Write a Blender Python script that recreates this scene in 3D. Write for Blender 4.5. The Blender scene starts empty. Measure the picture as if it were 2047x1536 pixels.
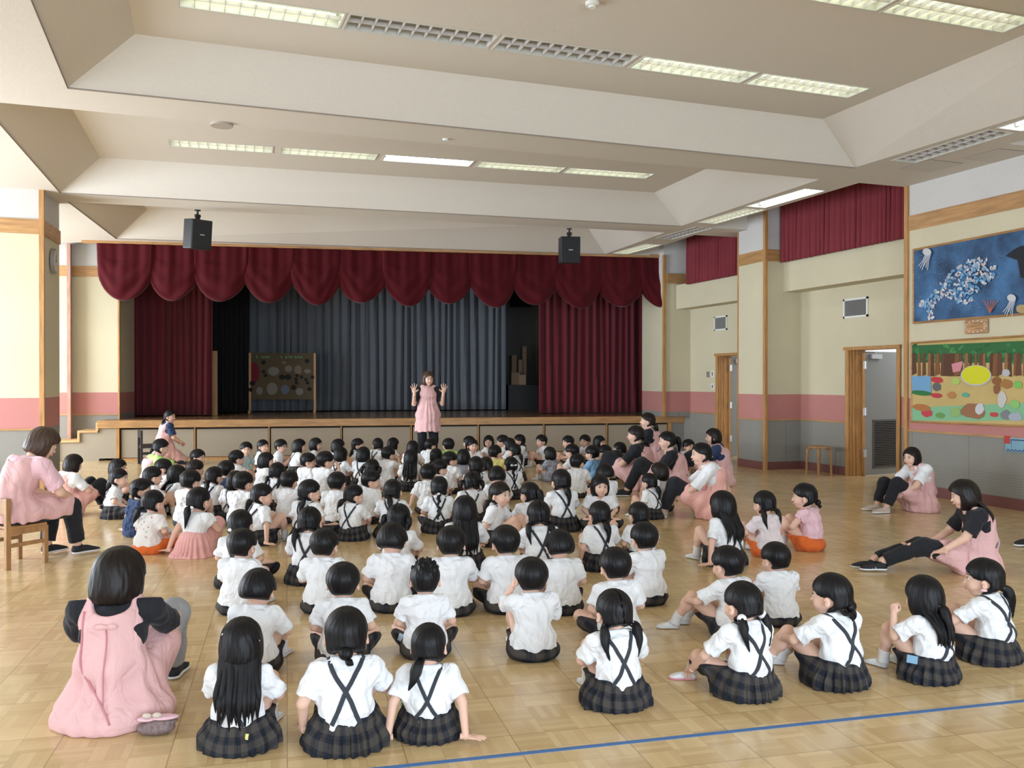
import bpy, math, random
import numpy as np
from mathutils import Vector, Matrix, Euler
random.seed(7); RNG = np.random.RandomState(7)
SC = bpy.context.scene; COL = SC.collection; PI = math.pi
def rad(a): return a * PI / 180.0
# ---------------------------------------------------------------- camera
CAM_H, CAM_F, CAM_YAW, CAM_PIT = 1.5, 1790.0, rad(19.45), rad(-0.30)
cam_d = bpy.data.cameras.new('camera'); cam = bpy.data.objects.new('camera', cam_d); COL.objects.link(cam)
cam_d.sensor_width = 36.0; cam_d.sensor_fit = 'HORIZONTAL'; cam_d.lens = CAM_F / 2047.0 * 36.0
cam_d.clip_start = 0.05; cam_d.clip_end = 200
cam.location = (0, 0, CAM_H); cam.rotation_euler = (rad(90) + CAM_PIT, 0, -CAM_YAW)
SC.camera = cam
SC.view_settings.view_transform = 'Standard'; SC.view_settings.look = 'None'
SC.view_settings.gamma = 1.0; SC.view_settings.use_curve_mapping = False
SC.view_settings.exposure = 0.36
# ---------------------------------------------------------------- world: bright overcast daylight
world = bpy.data.worlds.new('world'); SC.world = world; world.use_nodes = True
wn = world.node_tree.nodes; wl = world.node_tree.links
bg = wn['Background']; bg.inputs['Color'].default_value = (0.86, 0.93, 1.0, 1); bg.inputs['Strength'].default_value = 1.2
def area(name, loc, rot, sx, sy, power, color):
    d = bpy.data.lights.new(name, 'AREA'); d.shape = 'RECTANGLE'; d.size = sx; d.size_y = sy
    d.energy = power; d.color = color
    o = bpy.data.objects.new(name, d); COL.objects.link(o); o.location = loc; o.rotation_euler = rot
    return o
# daylight entering through the glazed wall on the left and the windows behind the camera
DAY = (0.80, 0.90, 1.0)
area('window_daylight_1', (-6.4, 4.2, 1.75), (0, rad(-90), 0), 3.1, 6.0, 190, DAY)
area('window_daylight_2', (-6.4, 10.9, 1.75), (0, rad(-90), 0), 3.1, 4.0, 620, DAY)
area('window_daylight_3', (2.0, -4.9, 1.9), (rad(-90), 0, PI), 9.0, 2.6, 640, (.70, .85, 1.0))
area('window_daylight_4', (-6.4, 16.4, 1.9), (0, rad(-90), 0), 3.0, 3.4, 520, DAY)
# ---------------------------------------------------------------- pixel -> place (2047 x 1536 frame)
_cy, _sy, _cp, _sp = math.cos(CAM_YAW), math.sin(CAM_YAW), math.cos(CAM_PIT), math.sin(CAM_PIT)
FW = np.array([_sy * _cp, _cy * _cp, _sp]); RT = np.array([_cy, -_sy, 0.0]); UPV = np.cross(RT, FW); O3 = np.array([0, 0, CAM_H])
def ray(x, y): return FW + RT * (x - 1023.5) / CAM_F - UPV * (y - 768.0) / CAM_F
def at_z(x, y, z=0.0):
    d = ray(x, y); return O3 + d * (z - CAM_H) / d[2]
def at_x(x, y, X):
    d = ray(x, y); return O3 + d * X / d[0]
def at_plane(x, y, p, n):
    d = ray(x, y); n = np.array(n, float); return O3 + d * ((np.array(p, float) - O3) @ n) / (d @ n)
def at_depth(x, y, D): return O3 + ray(x, y) * D
# ---------------------------------------------------------------- node helpers
def newmat(name):
    m = bpy.data.materials.new(name); m.use_nodes = True
    return m, m.node_tree.nodes, m.node_tree.links, m.node_tree.nodes['Principled BSDF']
def mat(name, col, rough=0.6, spec=0.5, metal=0.0, noise=0.0, nscale=8.0, bump=0.0, bscale=60.0, emit=None, estr=0.0, sheen=0.0):
    m, N, L, B = newmat(name)
    B.inputs['Base Color'].default_value = (*col, 1); B.inputs['Roughness'].default_value = rough
    B.inputs['Specular IOR Level'].default_value = spec; B.inputs['Metallic'].default_value = metal
    if sheen: B.inputs['Sheen Weight'].default_value = sheen
    tc = N.new('ShaderNodeTexCoord')
    if noise > 0:
        t = N.new('ShaderNodeTexNoise'); t.inputs['Scale'].default_value = nscale; t.inputs['Detail'].default_value = 4
        L.new(tc.outputs['Object'], t.inputs['Vector'])
        mx = N.new('ShaderNodeMix'); mx.data_type = 'RGBA'
        mx.inputs['A'].default_value = (*[c * (1 - noise) for c in col], 1)
        mx.inputs['B'].default_value = (*[min(1, c * (1 + noise)) for c in col], 1)
        L.new(t.outputs['Fac'], mx.inputs['Factor']); L.new(mx.outputs['Result'], B.inputs['Base Color'])
    if bump > 0:
        t = N.new('ShaderNodeTexNoise'); t.inputs['Scale'].default_value = bscale; t.inputs['Detail'].default_value = 5
        L.new(tc.outputs['Object'], t.inputs['Vector'])
        b = N.new('ShaderNodeBump'); b.inputs['Strength'].default_value = bump; b.inputs['Distance'].default_value = 0.01
        L.new(t.outputs['Fac'], b.inputs['Height']); L.new(b.outputs['Normal'], B.inputs['Normal'])
    if emit:
        B.inputs['Emission Color'].default_value = (*emit, 1); B.inputs['Emission Strength'].default_value = estr
    return m
def mathn(N, L, op, a, b=None, c=None):
    n = N.new('ShaderNodeMath'); n.operation = op
    for i, v in enumerate((a, b, c)):
        if v is None: continue
        if isinstance(v, (int, float)): n.inputs[i].default_value = v
        else: L.new(v, n.inputs[i])
    return n.outputs[0]
def mixc(N, L, fac, a, b):
    n = N.new('ShaderNodeMix'); n.data_type = 'RGBA'
    for k, v in (('Factor', fac), ('A', a), ('B', b)):
        if isinstance(v, tuple): n.inputs[k].default_value = (*v, 1) if len(v) == 3 else v
        elif isinstance(v, (int, float)): n.inputs[k].default_value = v
        else: L.new(v, n.inputs[k])
    return n.outputs['Result']
# ---------------------------------------------------------------- object helpers
def mesh_from(name, V, Fc, mats, smooth=False, midx=None, uv=None):
    """V (n,3) array, Fc list/array of faces"""
    me = bpy.data.meshes.new(name)
    V = np.asarray(V, np.float32)
    if isinstance(Fc, np.ndarray) and Fc.ndim == 2:
        nf, k = Fc.shape
        me.vertices.add(len(V)); me.vertices.foreach_set('co', V.ravel())
        me.loops.add(nf * k); me.loops.foreach_set('vertex_index', Fc.astype(np.int32).ravel())
        me.polygons.add(nf); me.polygons.foreach_set('loop_start', np.arange(0, nf * k, k, dtype=np.int32))
        me.update(calc_edges=True)
        if uv is not None:
            l = me.uv_layers.new(name='UVMap'); l.data.foreach_set('uv', np.asarray(uv, np.float32)[Fc.ravel()].ravel())
    else:
        me.from_pydata([tuple(v) for v in V.tolist()], [], [tuple(int(i) for i in f) for f in Fc]); me.update()
        if uv is not None:
            l = me.uv_layers.new(name='UVMap'); li = np.zeros(len(me.loops), np.int32); me.loops.foreach_get('vertex_index', li)
            l.data.foreach_set('uv', np.asarray(uv, np.float32)[li].ravel())
    for m in (mats if isinstance(mats, (list, tuple)) else [mats]): me.materials.append(m)
    if midx is not None: me.polygons.foreach_set('material_index', np.asarray(midx, np.int32))
    if smooth: me.polygons.foreach_set('use_smooth', np.ones(len(me.polygons), bool))
    me.validate(clean_customdata=False)
    return me
def link(name, me, parent=None, M=None):
    o = bpy.data.objects.new(name, me); COL.objects.link(o)
    if parent is not None: o.parent = parent
    if M is not None: o.matrix_local = M
    return o
def tag(o, label=None, cat=None, group=None, kind=None):
    if label: o['label'] = label
    if cat: o['category'] = cat
    if group: o['group'] = group
    if kind: o['kind'] = kind
    return o
def struct(o): o['kind'] = 'structure'; return o
def empty(name, loc=(0, 0, 0), rz=0.0):
    o = bpy.data.objects.new(name, None); COL.objects.link(o); o.location = tuple(loc); o.rotation_euler = (0, 0, rz); o.empty_display_size = .1
    return o
class MB:
    """collects boxes, prisms, tubes into one mesh"""
    def __init__(s): s.V = []; s.F = []; s.I = []
    def raw(s, V, F, mi=0):
        b = len(s.V); s.V += [tuple(map(float, v)) for v in V]; s.F += [tuple(int(i) + b for i in f) for f in F]; s.I += [mi] * len(F); return s
    def box(s, a, b, mi=0, M=None):
        (x0, y0, z0), (x1, y1, z1) = a, b
        x0, x1 = min(x0, x1), max(x0, x1); y0, y1 = min(y0, y1), max(y0, y1); z0, z1 = min(z0, z1), max(z0, z1)
        V = [(x0, y0, z0), (x1, y0, z0), (x1, y1, z0), (x0, y1, z0), (x0, y0, z1), (x1, y0, z1), (x1, y1, z1), (x0, y1, z1)]
        if M is not None: V = [tuple(M @ Vector(v)) for v in V]
        return s.raw(V, [(0, 3, 2, 1), (4, 5, 6, 7), (0, 1, 5, 4), (1, 2, 6, 5), (2, 3, 7, 6), (3, 0, 4, 7)], mi)
    def prism(s, pts, z0, z1, mi=0):
        """pts ccw polygon in plan"""
        a = sum(pts[i][0] * pts[(i + 1) % len(pts)][1] - pts[(i + 1) % len(pts)][0] * pts[i][1] for i in range(len(pts)))
        if a < 0: pts = pts[::-1]
        n = len(pts); V = [(p[0], p[1], z0) for p in pts] + [(p[0], p[1], z1) for p in pts]
        F = [tuple(range(n))[::-1], tuple(range(n, 2 * n))] + [(i, (i + 1) % n, n + (i + 1) % n, n + i) for i in range(n)]
        return s.raw(V, F, mi)
    def extrude(s, pts, vec, mi=0):
        """3-D planar polygon pushed along vec"""
        n = len(pts); P = [np.array(p, float) for p in pts]; v = np.array(vec, float)
        V = [tuple(p) for p in P] + [tuple(p + v) for p in P]
        nn = sum((np.cross(P[i], P[(i + 1) % n]) for i in range(n)), np.zeros(3))
        top = tuple(range(n)); F = [top[::-1], tuple(range(n, 2 * n))] + [(i, (i + 1) % n, n + (i + 1) % n, n + i) for i in range(n)]
        if nn @ v < 0: F = [f[::-1] for f in F]
        return s.raw(V, F, mi)
    def tube(s, pts, r, n=10, mi=0, caps=True):
        pts = [np.array(p, float) for p in pts]; rr = r if isinstance(r, (list, tuple)) else [r] * len(pts)
        V = []; F = []
        t0 = pts[1] - pts[0]; up = np.array([0, 0, 1.0]) if abs(t0[2]) < .9 * np.linalg.norm(t0) else np.array([1.0, 0, 0])
        for i, p in enumerate(pts):
            t = pts[min(i + 1, len(pts) - 1)] - pts[max(i - 1, 0)]; t = t / (np.linalg.norm(t) + 1e-9)
            a = np.cross(up, t); a /= np.linalg.norm(a) + 1e-9; b = np.cross(t, a); up = np.cross(t, a) if False else up
            for j in range(n):
                an = 2 * PI * j / n; V.append(p + rr[i] * (math.cos(an) * a + math.sin(an) * b))
        for i in range(len(pts) - 1):
            for j in range(n): F.append((i * n + j, i * n + (j + 1) % n, (i + 1) * n + (j + 1) % n, (i + 1) * n + j))
        if caps: F.append(tuple(range(n))[::-1]); F.append(tuple((len(pts) - 1) * n + j for j in range(n)))
        return s.raw(V, F, mi)
    def cyl(s, c, r, h, n=24, mi=0, axis='z', r2=None):
        c = np.array(c, float); d = {'x': (1, 0, 0), 'y': (0, 1, 0), 'z': (0, 0, 1)}[axis]
        return s.tube([c, c + np.array(d) * h], [r, r if r2 is None else r2], n, mi)
    def build(s, name, mats, parent=None, bevel=0.0, smooth=False, M=None):
        me = mesh_from(name, np.array(s.V), s.F, mats, smooth=smooth, midx=s.I)
        o = link(name, me, parent, M)
        if bevel > 0:
            b = o.modifiers.new('bevel', 'BEVEL'); b.width = bevel; b.segments = 2; b.limit_method = 'ANGLE'; b.angle_limit = rad(40)
        return o
# ================================================================ the hall
FA = np.array([-1.39, 18.0, 0.0]); FAng = rad(8.6); FN = np.array([math.sin(FAng), math.cos(FAng), 0]); FT = np.array([FN[1], -FN[0], 0])
def front(s, off=0.0, z=0.0): p = FA + FT * s + FN * off; return np.array([p[0], p[1], z])
CZ = 4.05; CU = 4.50; STZ = .74
XW = 9.57; XP = 8.87   # recessed wall and pilaster face on the right
# ---- materials
def wall_mat(name, blotch=.04):
    m, N, L, B = newmat(name); g = N.new('ShaderNodeNewGeometry'); sp = N.new('ShaderNodeSeparateXYZ'); L.new(g.outputs['Position'], sp.inputs[0])
    r = N.new('ShaderNodeValToRGB'); r.color_ramp.interpolation = 'CONSTANT'; e = r.color_ramp.elements
    e[0].position = 0; e[0].color = (.25, .24, .215, 1); e[1].position = .83 / 5; e[1].color = (.47, .20, .18, 1)
    a = e.new(1.25 / 5); a.color = (.60, .54, .385, 1); a = e.new(3.55 / 5); a.color = (.60, .58, .56, 1)
    L.new(mathn(N, L, 'DIVIDE', sp.outputs[2], 5.0), r.inputs[0])
    t = N.new('ShaderNodeTexNoise'); t.inputs['Scale'].default_value = 90; t.inputs['Detail'].default_value = 3; L.new(g.outputs['Position'], t.inputs['Vector'])
    t2 = N.new('ShaderNodeTexNoise'); t2.inputs['Scale'].default_value = 1.3; L.new(g.outputs['Position'], t2.inputs['Vector'])
    f = mathn(N, L, 'ADD', mathn(N, L, 'MULTIPLY', t.outputs['Fac'], .22), mathn(N, L, 'MULTIPLY', t2.outputs['Fac'], .16)); f = mathn(N, L, 'ADD', f, .81)
    # board seams and small perforations in the grey dado
    low = mathn(N, L, 'LESS_THAN', sp.outputs[2], .83); xy = mathn(N, L, 'ADD', sp.outputs[0], sp.outputs[1])
    seam = mathn(N, L, 'LESS_THAN', mathn(N, L, 'FRACT', mathn(N, L, 'DIVIDE', xy, .91)), .006)
    hx = mathn(N, L, 'ABSOLUTE', mathn(N, L, 'SUBTRACT', mathn(N, L, 'FRACT', mathn(N, L, 'MULTIPLY', xy, 32.0)), .5)); hz = mathn(N, L, 'ABSOLUTE', mathn(N, L, 'SUBTRACT', mathn(N, L, 'FRACT', mathn(N, L, 'MULTIPLY', sp.outputs[2], 32.0)), .5))
    hole = mathn(N, L, 'MULTIPLY', mathn(N, L, 'LESS_THAN', mathn(N, L, 'ADD', hx, hz), .28), mathn(N, L, 'LESS_THAN', sp.outputs[2], .42))
    dark = mathn(N, L, 'MULTIPLY', low, mathn(N, L, 'MAXIMUM', seam, mathn(N, L, 'MULTIPLY', hole, .6)))
    f = mathn(N, L, 'MULTIPLY', f, mathn(N, L, 'SUBTRACT', 1.0, mathn(N, L, 'MULTIPLY', dark, .5)))
    mm = N.new('ShaderNodeMix'); mm.data_type = 'RGBA'; mm.blend_type = 'MULTIPLY'; mm.inputs['Factor'].default_value = 1
    L.new(r.outputs[0], mm.inputs['A']); cx = N.new('ShaderNodeCombineXYZ')
    for i in range(3): L.new(f, cx.inputs[i])
    L.new(cx.outputs[0], mm.inputs['B']); L.new(mm.outputs['Result'], B.inputs['Base Color']); B.inputs['Roughness'].default_value = .85
    bp = N.new('ShaderNodeBump'); bp.inputs['Strength'].default_value = .25; bp.inputs['Distance'].default_value = .004; L.new(t.outputs['Fac'], bp.inputs['Height']); L.new(bp.outputs['Normal'], B.inputs['Normal'])
    return m
M_WALL = wall_mat('painted_wall')
M_CEIL = mat('ceiling_board', (.66, .61, .545), .95, .1, noise=.05, nscale=60, bump=.25, bscale=160)
def wood_mat(name, col, axis_scale=(1.5, 1.5, 14), rough=.45):
    m, N, L, B = newmat(name); tc = N.new('ShaderNodeTexCoord'); mp = N.new('ShaderNodeMapping'); mp.inputs['Scale'].default_value = axis_scale; L.new(tc.outputs['Object'], mp.inputs[0])
    t = N.new('ShaderNodeTexNoise'); t.inputs['Scale'].default_value = 3; t.inputs['Detail'].default_value = 6; L.new(mp.outputs[0], t.inputs['Vector'])
    r = N.new('ShaderNodeValToRGB'); r.color_ramp.elements[0].position = .3; r.color_ramp.elements[1].position = .7
    r.color_ramp.elements[0].color = (*[c * .72 for c in col], 1); r.color_ramp.elements[1].color = (*[c * 1.18 for c in col], 1)
    L.new(t.outputs['Fac'], r.inputs[0]); L.new(r.outputs[0], B.inputs['Base Color']); B.inputs['Roughness'].default_value = rough; return m
M_WOOD = wood_mat('oak_trim', (.46, .245, .095)); M_WOODH = wood_mat('oak_trim_long', (.46, .25, .10), (1, 1, 10)); M_WOODV = wood_mat('oak_jamb', (.48, .25, .09), (14, 14, 1.2))
M_STEP = wood_mat('pale_maple', (.62, .40, .19), (1, 1, 10))
M_CHAIRW = wood_mat('beech', (.38, .20, .08), (6, 6, 3), .5)
M_BASE = mat('maroon_baseboard', (.17, .062, .055), .5)
M_PANEL = mat('perforated_board', (.36, .305, .235), .8, noise=.10, nscale=220)
M_DARK = mat('dark_gap', (.03, .022, .018), .8)
M_STAGEW = mat('stage_interior', (.16, .15, .135), .9)
M_BLACKW = mat('black_drape', (.010, .009, .009), .95)
M_WHITEM = mat('white_enamel', (.78, .78, .74), .4)
M_GREYD = mat('grey_steel_door', (.27, .28, .28), .5, .4)
M_LOUV = mat('louvre_grille', (.10, .10, .105), .5)
M_METAL = mat('brushed_metal', (.55, .55, .57), .35, .5, .9)
M_RED = None
def velvet(name, col, sc=1.0):
    m = mat(name, col, .8, .15, noise=.10, nscale=3, bump=.2, bscale=30, sheen=.12); return m
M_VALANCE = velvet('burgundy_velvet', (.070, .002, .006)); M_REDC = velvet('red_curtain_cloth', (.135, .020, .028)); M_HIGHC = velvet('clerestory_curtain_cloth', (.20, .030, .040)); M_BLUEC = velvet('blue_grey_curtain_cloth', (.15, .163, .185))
def floor_mat():
    m, N, L, B = newmat('parquet'); g = N.new('ShaderNodeNewGeometry'); mp = N.new('ShaderNodeMapping'); mp.inputs['Rotation'].default_value = (0, 0, rad(5.3)); L.new(g.outputs['Position'], mp.inputs[0])
    sp = N.new('ShaderNodeSeparateXYZ'); L.new(mp.outputs[0], sp.inputs[0]); T = .152
    ux = mathn(N, L, 'DIVIDE', sp.outputs[0], T); uy = mathn(N, L, 'DIVIDE', sp.outputs[1], T)
    ix = mathn(N, L, 'FLOOR', ux); iy = mathn(N, L, 'FLOOR', uy); fx = mathn(N, L, 'FRACT', ux); fy = mathn(N, L, 'FRACT', uy)
    par = mathn(N, L, 'GREATER_THAN', mathn(N, L, 'FRACT', mathn(N, L, 'MULTIPLY', mathn(N, L, 'ADD', ix, iy), .5)), .25)
    a = N.new('ShaderNodeMix'); a.data_type = 'FLOAT'; L.new(par, a.inputs[0]); L.new(fx, a.inputs[2]); L.new(fy, a.inputs[3]); st = mathn(N, L, 'MULTIPLY', a.outputs[0], 5.0); si = mathn(N, L, 'FLOOR', st); sf = mathn(N, L, 'FRACT', st)
    cx = N.new('ShaderNodeCombineXYZ'); L.new(ix, cx.inputs[0]); L.new(iy, cx.inputs[1]); L.new(si, cx.inputs[2]); wn_ = N.new('ShaderNodeTexWhiteNoise'); wn_.noise_dimensions = '3D'; L.new(cx.outputs[0], wn_.inputs[0])
    cy = N.new('ShaderNodeCombineXYZ'); L.new(ix, cy.inputs[0]); L.new(iy, cy.inputs[1]); wq = N.new('ShaderNodeTexWhiteNoise'); wq.noise_dimensions = '3D'; L.new(cy.outputs[0], wq.inputs[0])
    big = N.new('ShaderNodeTexNoise'); big.inputs['Scale'].default_value = .45; big.inputs['Detail'].default_value = 3; L.new(g.outputs['Position'], big.inputs['Vector'])
    v = mathn(N, L, 'ADD', mathn(N, L, 'MULTIPLY', wn_.outputs[0], .42), mathn(N, L, 'MULTIPLY', wq.outputs[0], .30)); v = mathn(N, L, 'ADD', v, mathn(N, L, 'MULTIPLY', big.outputs['Fac'], .3))
    r = N.new('ShaderNodeValToRGB'); r.color_ramp.elements[0].position = .1; r.color_ramp.elements[0].color = (.54, .37, .175, 1); r.color_ramp.elements[1].position = .95; r.color_ramp.elements[1].color = (.75, .57, .315, 1); L.new(v, r.inputs[0])
    # joints between fingers, squares and the larger 3 x 3 tiles
    j1 = mathn(N, L, 'LESS_THAN', sf, .035); j2 = mathn(N, L, 'LESS_THAN', mathn(N, L, 'MINIMUM', fx, fy), .012)
    bx = mathn(N, L, 'FRACT', mathn(N, L, 'DIVIDE', ux, 3.0)); by = mathn(N, L, 'FRACT', mathn(N, L, 'DIVIDE', uy, 3.0)); j3 = mathn(N, L, 'LESS_THAN', mathn(N, L, 'MINIMUM', bx, by), .010)
    j = mathn(N, L, 'MAXIMUM', mathn(N, L, 'MULTIPLY', j1, .22), mathn(N, L, 'MAXIMUM', mathn(N, L, 'MULTIPLY', j2, .35), mathn(N, L, 'MULTIPLY', j3, .55)))
    col = mixc(N, L, j, r.outputs[0], (.16, .10, .045)); L.new(col, B.inputs['Base Color'])
    sc = N.new('ShaderNodeTexNoise'); sc.inputs['Scale'].default_value = 2.2; sc.inputs['Detail'].default_value = 6; L.new(g.outputs['Position'], sc.inputs['Vector'])
    L.new(mathn(N, L, 'ADD', mathn(N, L, 'MULTIPLY', sc.outputs['Fac'], .20), .09), B.inputs['Roughness']); B.inputs['Specular IOR Level'].default_value = .5
    bp = N.new('ShaderNodeBump'); bp.inputs['Strength'].default_value = .08; bp.inputs['Distance'].default_value = .002; L.new(mathn(N, L, 'ADD', wn_.outputs[0], mathn(N, L, 'MULTIPLY', j, -1.5)), bp.inputs['Height']); L.new(bp.outputs['Normal'], B.inputs['Normal'])
    return m
M_FLOOR = floor_mat()
M_STAGEF = wood_mat('stage_boards', (.26, .15, .075), (1, 9, 1), .22)
# ---- floor
f = MB().box((-6.2, -6, -.2), (12.5, 25, 0)); struct(f.build('floor', M_FLOOR))
tape = MB(); a, b = at_z(560, 1558), at_z(2330, 1372); d = (b - a) / np.linalg.norm(b - a); n_ = np.array([-d[1], d[0], 0]) * .014
tape.raw([a - n_, b - n_, b + n_, a + n_] + [p + np.array([0, 0, .0012]) for p in (a - n_, b - n_, b + n_, a + n_)], [(4, 5, 6, 7), (0, 1, 5, 4), (2, 3, 7, 6), (1, 2, 6, 5), (3, 0, 4, 7), (3, 2, 1, 0)])
tag(tape.build('floor_tape', mat('blue_tape', (.06, .17, .42), .5)), 'long thin blue tape line stuck across the parquet floor', 'tape')
# ---- ceiling with three recessed coffers
from mathutils.geometry import tessellate_polygon
def P2(x, y, z): p = at_z(x, y, z); return (p[0], p[1])
cof = [([P2(135, 175, CZ), P2(1709, 335, CZ), (7.62, 4.45), (-1.02, 4.35)], [P2(270, 68, CU), P2(1645, 238, CU), (6.80, 4.95), (-.50, 4.90)]),
       ([P2(120, 385, CZ), P2(1361, 452, CZ), P2(1638, 359, CZ), (-1.86, 9.36)], [P2(200, 315, CU), P2(1308, 385, CU), (6.80, 10.02), (-1.32, 9.95)]),
       ([P2(232, 477, CZ), P2(1210, 508, CZ), P2(1330, 465, CZ), (-1.72, 14.27)], [(-.80, 17.05), (7.10, 15.85), (7.05, 14.35), (-1.15, 14.85)]),
       ([(-1.0, 3.75), (7.6, 3.85), (7.6, -.6), (-1.0, -.7)], [(-.5, 3.2), (6.8, 3.3), (6.8, -.1), (-.5, -.2)])]
W_ = .165
fix = []   # (centre x, centre y, half length, direction angle, z, state)
ang1 = math.atan2(7.64 - 7.53, 6.56 - 1.18)
for i, (x0, x1, st) in enumerate(((-.13, 1.17, 'lit'), (1.19, 2.50, 'off'), (2.54, 3.88, 'off'), (3.93, 5.20, 'lit'), (5.25, 6.56, 'lit'))):
    y = 7.52 + (x0 + x1) / 2 * .018; fix.append(((x0 + x1) / 2, y + .01, (x1 - x0) / 2 - .012, rad(1.0), CU, st, 1))
for i, (x0, x1, st) in enumerate(((-.31, .95, 'lit'), (1.06, 2.30, 'lit'), (2.40, 3.62, 'bare'), (3.72, 4.95, 'lit'), (5.02, 6.32, 'lit'))):
    y = 12.14 - (x0 + x1) / 2 * .055; fix.append(((x0 + x1) / 2, y, (x1 - x0) / 2, rad(-3.1), CU, st, 2))
for x0, x1 in ((5.28, 6.58), (3.92, 5.22), (2.56, 3.86)): fix.append(((x0 + x1) / 2, 5.74, (x1 - x0) / 2, 0.0, CU, 'lit', 3))
sx = 7.87
for (y0, y1, st, x) in ((15.05, 16.40, 'lit', 8.13), (13.10, 14.4, 'off', 8.03), (11.42, 12.72, 'lit', 7.88), (10.0, 11.30, 'bare', 7.83), (7.02, 8.36, 'off', 7.81), (5.60, 6.93, 'bare', 7.83)):
    fix.append((x, (y0 + y1) / 2, (y1 - y0) / 2, rad(92.0 if y0 > 9 else 90), CZ, st, 4))
def fix_poly(f):
    cx, cy, hl, an, z, st, row = f; c, s = math.cos(an), math.sin(an); return [(cx + c * a - s * b, cy + s * a + c * b) for a, b in ((-hl, -W_), (hl, -W_), (hl, W_), (-hl, W_))]
REC = [[(8.12, 9.47), (XW + .25, 9.47), (XW + .25, 13.05), (8.12, 13.1)], [(8.32, 13.85), (XW + .25, 13.78), (XW + .25, 16.4), (8.45, 16.45)], [(8.30, 2.0), (XW + .25, 2.0), (XW + .25, 7.36), (8.30, 7.36)]]
outer = [(-5.6, -5.1), (XW + .6, -5.1), (XW + .6, 16.45), (-1.9, 18.35), (-2.9, 18.9), (-5.6, 19.2)]
ce = MB()
def poly_holes(rings, z):
    import bmesh
    bm = bmesh.new(); E_ = []
    for r in rings:
        vs = [bm.verts.new((p[0], p[1], z)) for p in r]
        E_ += [bm.edges.new((vs[i], vs[(i + 1) % len(vs)])) for i in range(len(vs))]
    bmesh.ops.triangle_fill(bm, edges=E_, use_beauty=True, use_dissolve=False, normal=(0, 0, -1)); bm.verts.index_update()
    F = []
    for f_ in bm.faces:
        t = [v.index for v in f_.verts]; f_.normal_update(); F.append(t if f_.normal.z < 0 else t[::-1])
    ce.raw([tuple(v.co) for v in bm.verts], F); bm.free()
poly_holes([outer] + [c[0] for c in cof] + REC + [fix_poly(f) for f in fix if f[4] == CZ], CZ)
for lo, up in cof:
    inside = [fix_poly(f) for f in fix if f[4] == CU and min(p[1] for p in up) < f[1] < max(p[1] for p in up)]
    poly_holes([up] + inside, CU)
    n = 4; ce.raw([(p[0], p[1], CZ) for p in lo] + [(p[0], p[1], CU) for p in up], [(i, (i + 1) % n, n + (i + 1) % n, n + i) for i in range(n)])
for R_ in REC:
    poly_holes([R_], 4.62); n = 4; ce.raw([(p[0], p[1], CZ) for p in R_] + [(p[0], p[1], 4.62) for p in R_], [(i, (i + 1) % n, n + (i + 1) % n, n + i) for i in range(n)])
ce.box((-6.4, -5.6, 4.68), (12.4, 24.6, 4.8))
struct(ce.build('ceiling', M_CEIL))
# thin shadow-gap trims along coffer edges
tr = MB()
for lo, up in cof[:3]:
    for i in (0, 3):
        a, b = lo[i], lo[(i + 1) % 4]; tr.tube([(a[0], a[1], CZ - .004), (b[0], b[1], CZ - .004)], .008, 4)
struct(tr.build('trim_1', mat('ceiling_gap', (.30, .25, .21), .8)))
# ---- right-hand wall
w = MB()
def rbox(x0, y0, x1, y1, z0=0.0, z1=4.66): w.box((x0, y0, z0), (x1, y1, z1))
rbox(XP, -5, XW + .2, 9.44)                 # pilaster with the pictures
rbox(XP, 12.56, XW + .2, 13.34)               # slim pilaster
DA = (10.30, 11.41); DB = (14.20, 15.10)
for y0, y1 in ((9.44, DA[0]), (DA[1], 12.56), (13.34, DB[0]), (DB[1], 16.95)): rbox(XW, y0, XW + .2, y1)
for y0, y1 in (DA, DB): rbox(XW, y0, XW + .2, y1, 1.97, 4.66)
w.prism([(9.0, 16.2), (XW, 16.12), (XW + .2, 17.2), (9.10, 17.32)], STZ, 4.66)
struct(w.build('wall_right', M_WALL))
w = MB(); w.box((9.22, 9.44, 2.955), (XW, 12.56, 3.45)); w.box((9.25, 13.34, 2.93), (XW, 16.15, 3.42)); struct(w.build('wall_right_lintel', M_WALL))
t = MB()
t.box((XP - .018, -5, 3.455), (XP, 9.44, 3.65)); t.box((XP - .018, 12.56, 3.455), (XP, 13.34, 3.65)); t.box((XP - .018, 12.542, 3.455), (9.20, 12.56, 3.65)); t.box((9.02, 16.08, 3.455), (XW, 16.12, 3.65))
struct(t.build('trim_2', M_WOODH))
t = MB()
for x, y in ((XP - .012, 9.425), (XP - .012, 12.545), (8.99, 16.165)): t.box((x - .02, y - .03, 0 if y < 16 else STZ), (x + .03, y + .03, 4.05 if y < 12 else 4.55 if y < 16 else 4.03))
t.box((XP - .012, 13.325, 0), (XP + .02, 13.35, 4.05))
struct(t.build('trim_3', M_WOODV))
t = MB()
for x, y0, y1 in ((XP, -5, 9.42), (XP, 12.57, 13.33), (XW, DA[1] + .04, 12.56), (XW, 9.44, DA[0] - .04), (XW, 13.34, DB[0] - .04), (XW, DB[1] + .04, 16.1)): t.box((x - .014, y0, .815), (x, y1, .84))
t.box((XP, 12.545, .815), (XW, 12.56, .84))
struct(t.build('trim_4', M_WOODH))
t = MB()
for x, y0, y1 in ((XP, -5, 9.42), (XP, 12.57, 13.33), (XW, DA[1] + .04, 12.55), (XW, 9.44, DA[0] - .04), (XW, 13.34, DB[0] - .04), (XW, DB[1] + .04, 16.0)): t.box((x - .012, y0, 0), (x, y1, .13))
t.box((XP, 12.548, 0), (XW, 12.56, .13))
struct(t.build('baseboard_right', M_BASE))
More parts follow.
